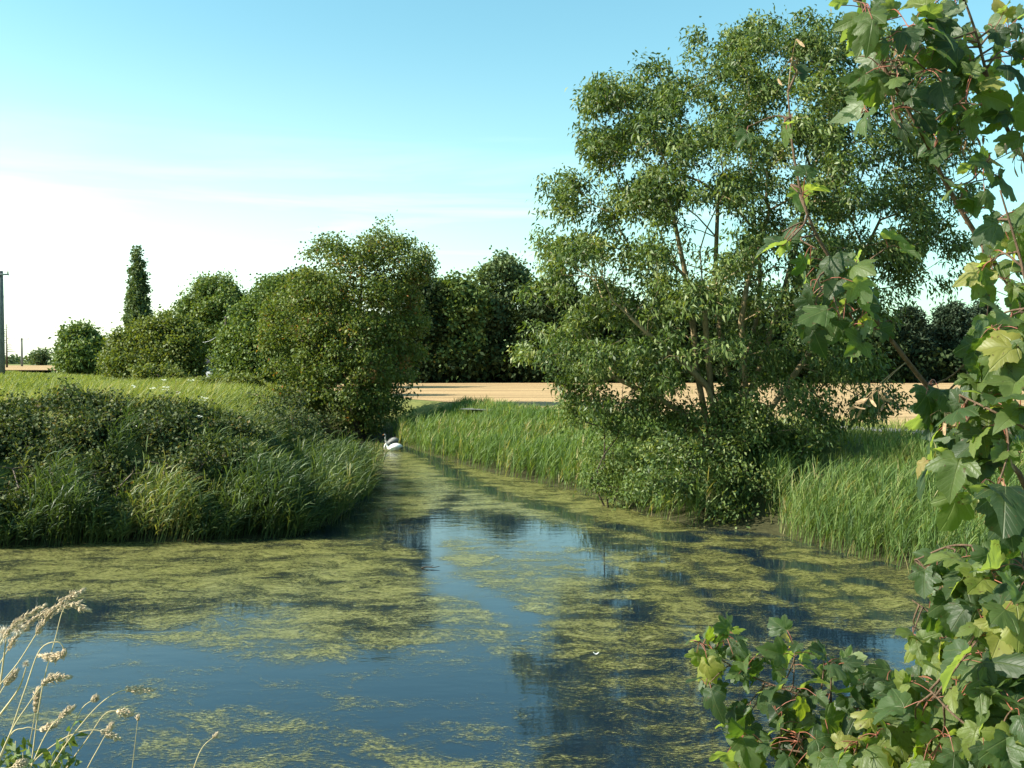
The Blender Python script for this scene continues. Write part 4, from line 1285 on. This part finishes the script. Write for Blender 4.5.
rng = rng_(500)
s0 = np.array([3.3, 4.2, hz(3.3, 4.2) - 0.15])
syc = thing('sycamore_tree', s0, 'sycamore with large lobed leaves and red stalks close by on the right edge', 'tree')
J = lambda pts: [at(*p) for p in pts]
trunk = spline([s0, s0 + [0.05, 0.05, 1.2], s0 + [0.15, 0.0, 2.6], s0 + [0.05, 0.1, 4.2], s0 + [0.2, 0, 5.6]], 24)
A = Acc(); tube(A, trunk, np.linspace(0.11, 0.03, 24), 12); A.build('trunk', M['twig'], syc, smooth=True, origin=s0)
D0 = 3.7
branches = [
    (trunk[9], [(1080, 520, 3.8), (1010, 462, D0), (940, 400, D0), (895, 345, D0 - .1), (862, 300, D0 - .1), (828, 255, D0 - .15), (806, 210, D0 - .2), (793, 150, D0 - .2), (788, 92, D0 - .2)], 0.017),
    (trunk[13], [(1090, 380, 4.0), (1010, 285, 3.9), (972, 228, 3.8), (945, 182, 3.75), (925, 140, 3.7), (898, 92, 3.65), (872, 40, 3.6), (858, -10, 3.6)], 0.018),
    (trunk[16], [(1090, 230, 4.0), (1020, 150, 3.9), (992, 90, 3.8), (975, 30, 3.75), (955, -25, 3.7)], 0.016),
    (trunk[12], [(1090, 430, 3.4), (1040, 330, 3.3), (1018, 250, 3.3), (1000, 190, 3.3)], 0.012),
    (trunk[7], [(1100, 600, 3.9), (1020, 560, 3.9), (960, 545, 4.0), (915, 560, 4.1)], 0.013),
    (trunk[6], [(1100, 700, 4.0), (1010, 650, 4.1), (950, 625, 4.2), (912, 600, 4.3)], 0.014),
    (trunk[5], [(1100, 760, 4.2), (1000, 730, 4.3), (900, 715, 4.5), (820, 700, 4.6), (760, 680, 4.7), (712, 655, 4.8)], 0.016),
    (trunk[4], [(1120, 820, 4.0), (1000, 790, 4.0), (900, 770, 4.1), (820, 755, 4.2), (755, 745, 4.3)], 0.016),
    (trunk[8], [(1090, 500, 3.3), (1040, 440, 3.2), (1000, 415, 3.2), (960, 395, 3.3)], 0.010),
    (trunk[5], [(1100, 790, 3.4), (1020, 760, 3.3), (960, 720, 3.4), (930, 690, 3.5)], 0.011),
]
BP, BI, BA = [], [], []
for i, (t0, pl, r) in enumerate(branches):
    P = spline([t0] + J(pl), 40)
    A = Acc(); tube(A, P, np.linspace(r * 0.75, 0.003, 40), 8)
    BA.append(A)
    BP.append(P[6:]); BI += [i] * 34
BP = np.concatenate(BP)

clusters = [  # px, py, spread px, leaves, depth, size in m
    (860, 18, 22, 9, 3.6, .15), (900, 28, 34, 18, 3.6, .15), (950, 22, 34, 18, 3.75, .15), (1000, 30, 30, 16, 3.8, .15), (880, 66, 24, 9, 3.6, .15), (930, 82, 30, 13, 3.7, .15), (985, 92, 30, 14, 3.8, .15),
    (1012, 132, 22, 9, 3.8, .16), (868, 108, 14, 4, 3.6, .14), (905, 118, 20, 7, 3.65, .15), (950, 132, 24, 8, 3.7, .15), (990, 172, 26, 9, 3.7, .16), (1012, 222, 20, 9, 3.5, .17), (965, 205, 26, 5, 3.6, .2),
    (978, 262, 20, 5, 3.6, .17), (1000, 292, 30, 10, 3.6, .16),
    (790, 68, 9, 3, 3.5, .11), (788, 120, 12, 3, 3.5, .11), (748, 128, 5, 1, 3.5, .14), (800, 190, 16, 4, 3.5, .13), (790, 236, 16, 4, 3.5, .13), (815, 262, 18, 6, 3.55, .13), (832, 292, 28, 14, 3.55, .14),
    (852, 305, 26, 12, 3.6, .14), (862, 270, 18, 5, 3.6, .14), (860, 335, 20, 7, 3.6, .14), (895, 243, 14, 2, 3.6, .19), (812, 312, 14, 5, 3.55, .13),
    (1002, 342, 28, 12, 3.4, .17), (982, 372, 28, 9, 3.4, .17), (935, 395, 22, 5, 3.6, .15), (1010, 402, 24, 11, 3.3, .17), (962, 430, 26, 8, 3.4, .16), (938, 465, 16, 4, 3.5, .15), (1000, 480, 20, 3, 3.0, .20),
    (955, 488, 14, 2, 3.2, .19), (992, 442, 24, 9, 3.3, .17),
    (932, 568, 16, 4, 4.0, .14), (978, 572, 24, 9, 3.9, .15), (1010, 570, 26, 12, 3.7, .17), (948, 605, 20, 7, 4.1, .15), (990, 622, 34, 10, 3.6, .2), (1010, 655, 30, 12, 3.7, .18), (952, 652, 30, 12, 4.0, .16),
    (980, 692, 34, 16, 3.7, .18), (1012, 715, 26, 13, 3.5, .18), (930, 702, 30, 13, 3.9, .17), (1000, 752, 34, 15, 3.5, .18), (940, 752, 34, 16, 3.7, .18), (880, 694, 30, 12, 4.3, .17), (890, 742, 34, 16, 4.1, .18),
    (840, 704, 30, 13, 4.4, .17), (840, 752, 34, 16, 4.2, .18), (792, 706, 28, 10, 4.5, .16), (792, 752, 30, 14, 4.3, .17), (750, 748, 24, 11, 4.4, .16), (742, 716, 16, 5, 4.5, .16), (702, 650, 20, 8, 4.8, .13),
    (722, 642, 18, 8, 4.8, .13), (708, 686, 14, 4, 4.7, .14), (790, 655, 24, 7, 4.7, .15), (835, 658, 18, 5, 4.6, .16), (748, 664, 18, 6, 4.7, .15), (920, 640, 14, 5, 4.2, .14), (965, 590, 22, 8, 3.8, .17), (1015, 610, 18, 7, 3.5, .18),
    (1018, 350, 14, 5, 3.3, .17), (1020, 520, 12, 4, 3.4, .17), (1018, 60, 14, 6, 3.8, .15), (925, 50, 26, 8, 3.7, .14), (970, 55, 26, 9, 3.75, .14)]
LVS = Leaves()
TW = Acc(); TW2 = Acc()
tocam = np.array([0, -1, 0.15])
for (px, py, spd, n, dep, size) in clusters:
    tone = rng.normal(0.37, 0.15)
    size = size * (0.64 if py < 330 else 0.70)
    # two or three side shoots carry the leaves of a cluster
    shoots = []
    for k in range(1 if n < 4 else (2 if n < 10 else 3)):
        a_ = rng.uniform(0, TAU); r_ = spd * 0.75 * math.sqrt(rng.uniform(0.05, 1))
        e_ = at(px + math.cos(a_) * r_, py + math.sin(a_) * r_, dep + rng.normal() * 0.12)
        jb = int(np.argmin(np.linalg.norm(BP - e_, axis=1) + rng.uniform(0, 0.05, len(BP)))); q = BP[jb]
        P = spline([q, (q + e_) / 2 + rng.normal(size=3) * 0.02 + UP * 0.02, e_], 8)
        tube(BA[BI[jb]], P, np.linspace(0.0048, 0.0022, 8), 5)
        shoots.append(P)
    SP = np.concatenate([p[2:] for p in shoots])
    for i in range(int(n * (1.0 if py < 330 else 1.3 if py < 560 else 1.75) + 0.5)):
        a_ = rng.uniform(0, TAU); r_ = spd * 1.05 * math.sqrt(rng.uniform(0, 1))
        p = at(px + math.cos(a_) * r_, py + math.sin(a_) * r_, dep + rng.normal() * 0.16)
        q = SP[int(np.argmin(np.linalg.norm(SP - p, axis=1) + 0.06 * rng.uniform(size=len(SP))))]
        v = p - q; dist = np.linalg.norm(v) + 1e-6
        out = v / dist
        size_ = size * rng.uniform(0.5, 1.3)
        axis = out * 0.55 + np.array([rng.normal() * .55, rng.normal() * .4 - 0.15, -0.40 + rng.normal() * 0.45])
        normal = UP * 0.60 + tocam * 0.36 + SUN * 0.25 + rng.normal(size=3) * 0.5
        base = q + out * min(dist, 0.13)
        mid = (q + base) / 2 + UP * 0.12 * np.linalg.norm(base - q) + rng.normal(size=3) * 0.004
        tube(TW2, spline([q, mid, base], 6), np.linspace(0.0021, 0.0014, 6), 5, cap=False)
        tint = np.clip(tone + rng.normal(0, 0.19) + (0.30 if rng.uniform() < 0.17 else 0), 0, 0.93)
        if rng.uniform() < 0.005: tint = 1.0
        LVS.add(base, axis, normal, size_, tint, rng)
LVS.build('crown', M['sycamore'], syc, s0)
for A in BA: A.build('branch', M['twig'], syc, smooth=True, origin=s0)
TW2.build('leaf_stalks', M['stalk'], syc, smooth=True, origin=s0)
# hanging bunches of dry winged seeds
for (px, py, dep, n) in ((878, 398, 3.55, 9), (866, 405, 3.6, 5), (958, 425, 3.4, 12), (968, 135, 3.7, 10), (1016, 158, 3.6, 8), (792, 66, 3.5, 7), (900, 60, 3.6, 8), (1000, 460, 3.3, 8), (948, 415, 3.5, 8)):
    A = Acc(); c = at(px, py, dep)
    j = int(np.argmin(np.linalg.norm(BP - c, axis=1)))
    tube(A, spline([BP[j], (BP[j] + c) / 2 + UP * .02, c + UP * 0.03], 6), 0.0018, 5)
    for i in range(n):
        p = c + rng.normal(size=3) * np.array([.022, .022, .028]); tube(A, np.array([c + UP * 0.03, (c + UP * .03 + p) / 2 + UP * .004, p]), 0.0009, 4); d = nrm(rng.normal(size=3) * .7 + np.array([0, 0, -.9])); sd_ = nrm(np.cross(d, rng.normal(size=3)))
        us = np.linspace(0, 1, 5); wv = np.array([.002, .004, .0055, .0045, .0015]); nv_ = np.cross(d, sd_)
        V = np.concatenate([[p + d * u * .045 - sd_ * w + nv_ * .01 * u * u, p + d * u * .045 + sd_ * w + nv_ * .012 * u * u] for u, w in zip(us, wv)])
        i0 = np.arange(4) * 2
        A.add(V, [np.stack([i0, i0 + 1, i0 + 3, i0 + 2], 1)])
    A.build('seed_cluster', M['samara'], syc, origin=s0)

# ------------------------------------------------------------------ seeding grasses and weeds at the lower left
M['straw'] = plain_mat('dry_grass_stem', (0.44, 0.36, 0.21), 0.7, 0.2, 0.3, 10)
M['seed'] = plain_mat('grass_seed_head', (0.52, 0.41, 0.28), 0.8, 0.15, 0.35, 60)
M['fluff'] = plain_mat('thistle_fluff', (0.66, 0.58, 0.48), 0.9, 0.1, 0.15, 30)
rng = rng_(600)


def stalk(pl, Y, head, label, hw=6.0, grp='seeding grasses at the lower left'):
    """pl: stem from root to tip in plan of its own plane at distance Y; the last `head` share carries the seed head"""
    P = spline([at(px, py, Y) for px, py in pl], 40)
    b = P[0].copy()
    root = thing('seeding_grass', b, label, 'grass', grp)
    A = Acc(); tube(A, P, np.linspace(0.0022, 0.0010, 40), 5); A.build('stem', M['straw'], root, smooth=True, origin=b)
    A = Acc()
    k0 = int(40 * (1 - head))
    seg = P[k0:]
    n = int(520 * head / 0.3)
    w = hw / F * Y
    for i in range(n):
        f = rng.uniform(0, 1); x = f * (len(seg) - 1); j = min(int(x), len(seg) - 2)
        c = seg[j] + (seg[j + 1] - seg[j]) * (x - j)
        tg = nrm(seg[j + 1] - seg[j])
        rr = w * (math.sin(math.pi * min(1, f * 0.93 + 0.07)) ** 0.6) * rng.uniform(0.1, 0.8) * (0.65 + 0.35 * math.sin(f * 26))
        off = nrm(np.cross(tg, rng.normal(size=3))) * rr
        d = nrm(tg * 1.0 + off / w * 0.5 + rng.normal(size=3) * 0.25)
        sv_ = nrm(np.cross(d, rng.normal(size=3))); uv_ = np.cross(d, sv_)
        L = 0.013 * rng.uniform(0.6, 1.3); W2 = 0.0013
        p = c + off
        V = np.array([p, p + d * L * .4 + sv_ * W2, p + d * L * .4 + uv_ * W2, p + d * L * .4 - sv_ * W2, p + d * L * .4 - uv_ * W2, p + d * L])
        A.add(V, [np.array([[0, 1, 2], [0, 2, 3], [0, 3, 4], [0, 4, 1], [5, 2, 1], [5, 3, 2], [5, 4, 3], [5, 1, 4]])])
    A.build('seed_head', M['seed'], root, origin=b)
    return root


stalk([(-60, 860), (-20, 720), (20, 660), (52, 612), (83, 590)], 2.6, 0.38, 'tall drooping grass with the topmost seed head at the left edge', 7)
stalk([(-70, 850), (-40, 740), (-5, 672), (30, 622), (80, 602)], 2.75, 0.42, 'thick seed-headed grass leaning in from the left edge below the topmost head', 7)
stalk([(-50, 870), (0, 760), (25, 690), (40, 650), (58, 642), (64, 652), (55, 658), (42, 656)], 2.6, 0.34, 'grass with its seed head hooked right over into a loop', 6)
stalk([(-40, 860), (5, 745), (28, 705), (48, 680), (68, 677)], 2.5, 0.34, 'short grass with a bent seed head below the looped one', 6)
stalk([(20, 870), (32, 760), (42, 690), (55, 640), (66, 606), (88, 610)], 2.7, 0.16, 'upright thin grass with a small forked tip behind the topmost head', 5)
stalk([(10, 880), (45, 780), (85, 720), (118, 692), (152, 690)], 2.6, 0.22, 'grass bending right with a tufted seed head furthest out over the water', 5.5)
stalk([(25, 880), (55, 790), (90, 735), (108, 712), (130, 714)], 2.65, 0.16, 'grass with a short drooping seed head under the furthest one', 5)
stalk([(-30, 850), (5, 745), (25, 728), (40, 730), (56, 724)], 2.55, 0.26, 'low grass whose seed head lies almost flat near the bottom left', 5)
stalk([(0, 850), (30, 770), (50, 728), (72, 708)], 2.5, 0.22, 'pale grass with a slim tapering seed head in the middle of the clump', 4.5)
stalk([(40, 880), (62, 760), (80, 712), (96, 698)], 2.7, 0.12, 'thin grass with a dark little seed head beside the furthest one', 5)
stalk([(120, 900), (130, 790), (138, 718)], 2.9, 0.05, 'bare straight straw standing alone right of the grass clump', 2)
stalk([(160, 900), (185, 800), (200, 752), (216, 735)], 3.0, 0.1, 'short bare straw at the bottom edge furthest right', 2)
stalk([(-40, 880), (-10, 780), (10, 768), (25, 762)], 2.4, 0.3, 'seed head peeping up at the bottom left corner', 5)

for k, (pl, hd, lab, hw_) in enumerate([
    ([(-60, 840), (-35, 740), (-12, 668), (12, 628), (44, 606)], .34, 'feathery grass leaning in from the frame edge just under the topmost heads', 5.5),
    ([(-20, 870), (20, 780), (58, 742), (92, 730), (118, 738)], .2, 'thin grass arching low with its head turned down beneath the furthest one', 4),
    ([(-45, 820), (-18, 730), (2, 690), (16, 672)], .3, 'short stiff grass head right at the frame edge below the thistle fluff', 5),
    ([(0, 860), (22, 780), (34, 720), (38, 690)], .28, 'upright straw-coloured head in front of the looped grass', 4),
    ([(50, 880), (78, 790), (100, 745), (112, 725)], .2, 'slender grass with a narrow head between the two arching ones', 3.5)]):
    stalk(pl, 2.55 + 0.06 * k, hd, lab, hw_)

# thistle gone to fluff, and nettle-like weed below
b = at(-12, 800, 2.7)
th = thing('thistle', b, 'thistle gone to white fluff at the left edge among the grasses', 'thistle')
A = Acc(); tube(A, spline([b, at(-4, 720, 2.7), at(6, 640, 2.7)], 10) - b, np.linspace(.004, .002, 10), 6)
tube(A, spline([at(-4, 720, 2.7), at(18, 690, 2.68), at(26, 668, 2.66)], 8) - b, np.linspace(.003, .0016, 8), 6)
A.build('stem', M['straw'], th, smooth=True)
for (px, py, r) in ((4, 634, .028), (18, 630, .022), (-4, 645, .024), (26, 664, .012)):
    A = Acc(); c = at(px, py, 2.69) - b
    n = 320
    d = nrm(rng.normal(size=(n, 3)) + np.array([0.1, 0, .25])); L = r * rng.uniform(.5, 1.1, n)[:, None]
    sv_ = nrm(np.cross(d, rng.normal(size=(n, 3)))) * 0.0006
    V = np.stack([c + 0 * d - sv_, c + d * L * .6 - sv_, c + d * L, c + d * L * .6 + sv_], 1).reshape(-1, 3)
    A.add(V, [np.arange(n * 4).reshape(-1, 4)])
    A.build('fluff', M['fluff'], th)
b = at(40, 830, 2.6)
wd_ = thing('weed', b, 'leafy green weed at the foot of the grasses in the bottom left corner', 'plant')
A = Acc(); C = Acc()
for i in range(9):
    tip = at(rng.uniform(-10, 75), rng.uniform(728, 775), 2.6 + rng.normal() * .12)
    P = spline([b + rng.normal(size=3) * .02, (b + tip) / 2 + rng.normal(size=3) * .03, tip], 10)
    tube(A, P - b, np.linspace(.003, .0012, 10), 5)
    leaf_cards(C, P[3:] - b, nrm(np.gradient(P, axis=0))[3:], 5, 0.038, 0.017, 0.012, rng, ub=0.6, droop=0.3)
A.build('stem', M['straw'], wd_, smooth=True); C.build('foliage', M['hedge_leaf'], wd_)

# ------------------------------------------------------------------ world, sun, camera
w = bpy.data.worlds.new("World"); sc.world = w; w.use_nodes = True
nt = w.node_tree; nt.nodes.clear()
N_ = nt.nodes.new; Lk = nt.links.new
out = N_('ShaderNodeOutputWorld'); bg = N_('ShaderNodeBackground'); sky = N_('ShaderNodeTexSky')
sky.sky_type = 'NISHITA'; sky.sun_disc = False; sky.sun_elevation = SUN_EL; sky.sun_rotation = SUN_AZ
sky.altitude = 10; sky.air_density = 1.0; sky.dust_density = 1.2; sky.ozone_density = 1.0
tint = N_('ShaderNodeMix'); tint.data_type = 'RGBA'; tint.blend_type = 'MULTIPLY'; tint.inputs[0].default_value = 1.0
tint.inputs[7].default_value = (0.80, 1.20, 1.0, 1)
Lk(sky.outputs[0], tint.inputs[6])
tz = N_('ShaderNodeValToRGB'); te = tz.color_ramp.elements; te[0].position = 0.12; te[0].color = (0.88, 1.22, 0.98, 1); te[1].position = 0.55; te[1].color = (0.74, 1.24, 1.08, 1)
sx0 = N_('ShaderNodeSeparateXYZ'); gx0 = N_('ShaderNodeTexCoord'); Lk(gx0.outputs['Generated'], sx0.inputs[0]); Lk(sx0.outputs['Z'], tz.inputs[0]); Lk(tz.outputs[0], tint.inputs[7])
# thin streaks of high cloud
g = N_('ShaderNodeTexCoord'); mp = N_('ShaderNodeMapping'); mp.inputs['Scale'].default_value = (1.6, 1.6, 16.0); mp.inputs['Rotation'].default_value = (0.16, 0.12, 0.0)
Lk(g.outputs['Generated'], mp.inputs['Vector'])
cn = N_('ShaderNodeTexNoise'); cn.inputs['Scale'].default_value = 1.5; cn.inputs['Detail'].default_value = 6; cn.inputs['Roughness'].default_value = 0.55; cn.inputs['Distortion'].default_value = 0.5
Lk(mp.outputs[0], cn.inputs['Vector'])
cr = N_('ShaderNodeValToRGB'); cr.color_ramp.elements[0].position = 0.52; cr.color_ramp.elements[1].position = 0.74
cr.color_ramp.elements[0].color = (0, 0, 0, 1); cr.color_ramp.elements[1].color = (1, 1, 1, 1); Lk(cn.outputs['Fac'], cr.inputs[0])
sx = N_('ShaderNodeSeparateXYZ'); Lk(g.outputs['Generated'], sx.inputs[0])
zr = N_('ShaderNodeValToRGB'); e = zr.color_ramp.elements
e[0].position = 0.02; e[0].color = (0.4, 0.4, 0.4, 1); e[1].position = 0.24; e[1].color = (0, 0, 0, 1); x_ = e.new(0.10); x_.color = (0.25, 0.25, 0.25, 1)
Lk(sx.outputs['Z'], zr.inputs[0])
mm = N_('ShaderNodeMath'); mm.operation = 'MULTIPLY'; Lk(cr.outputs[0], mm.inputs[0]); Lk(zr.outputs[0], mm.inputs[1])
cm = N_('ShaderNodeMix'); cm.data_type = 'RGBA'; Lk(mm.outputs[0], cm.inputs[0]); Lk(tint.outputs[2], cm.inputs[6]); cm.inputs[7].default_value = (11, 10.5, 10, 1)
# milky veil low in the west
vd = N_('ShaderNodeVectorMath'); vd.operation = 'DOT_PRODUCT'; Lk(g.outputs['Generated'], vd.inputs[0]); vd.inputs[1].default_value = (-0.80, 0.60, 0.0)
vr = N_('ShaderNodeMapRange'); vr.interpolation_type = 'SMOOTHSTEP'; Lk(vd.outputs['Value'], vr.inputs[0]); vr.inputs[1].default_value = 0.30; vr.inputs[2].default_value = 1.0
vz = N_('ShaderNodeMapRange'); vz.interpolation_type = 'SMOOTHSTEP'; Lk(sx.outputs['Z'], vz.inputs[0]); vz.inputs[1].default_value = 0.34; vz.inputs[2].default_value = -0.02
vm = N_('ShaderNodeMath'); vm.operation = 'MULTIPLY'; Lk(vr.outputs[0], vm.inputs[0]); Lk(vz.outputs[0], vm.inputs[1])
vk = N_('ShaderNodeMath'); vk.operation = 'MULTIPLY'; Lk(vm.outputs[0], vk.inputs[0]); vk.inputs[1].default_value = 0.36
cv = N_('ShaderNodeMix'); cv.data_type = 'RGBA'; Lk(vk.outputs[0], cv.inputs[0]); Lk(cm.outputs[2], cv.inputs[6]); cv.inputs[7].default_value = (10, 9.7, 8.2, 1)
Lk(cv.outputs[2], bg.inputs['Color']); bg.inputs['Strength'].default_value = 0.097
Lk(bg.outputs[0], out.inputs['Surface'])

sl = bpy.data.lights.new('sun', 'SUN'); sl.energy = 5.0; sl.angle = math.radians(0.5); sl.color = (1.0, 0.93, 0.79)
so = bpy.data.objects.new('sun', sl); COL.objects.link(so)
from mathutils import Vector
so.rotation_euler = Vector(SUN).to_track_quat('Z', 'Y').to_euler()

cd = bpy.data.cameras.new('camera'); cam = bpy.data.objects.new('camera', cd); COL.objects.link(cam)
cd.sensor_width = 36; cd.lens = F / 1024 * 36; cd.clip_end = 20000; cd.clip_start = 0.05
cam.location = (0, 0, CZ); cam.rotation_euler = (math.pi / 2 - PITCH, 0, 0)
sc.camera = cam
sc.view_settings.view_transform = 'Standard'; sc.view_settings.look = 'None'; sc.view_settings.exposure = 1.3; sc.view_settings.gamma = 1.0
sc.view_settings.use_curve_mapping = False
sc.cycles.max_bounces = 8; sc.cycles.transparent_max_bounces = 12; sc.cycles.transmission_bounces = 4; sc.cycles.diffuse_bounces = 3; sc.cycles.glossy_bounces = 3
sc.cycles.use_denoising = True
sc.cycles.sample_clamp_indirect = 6.0
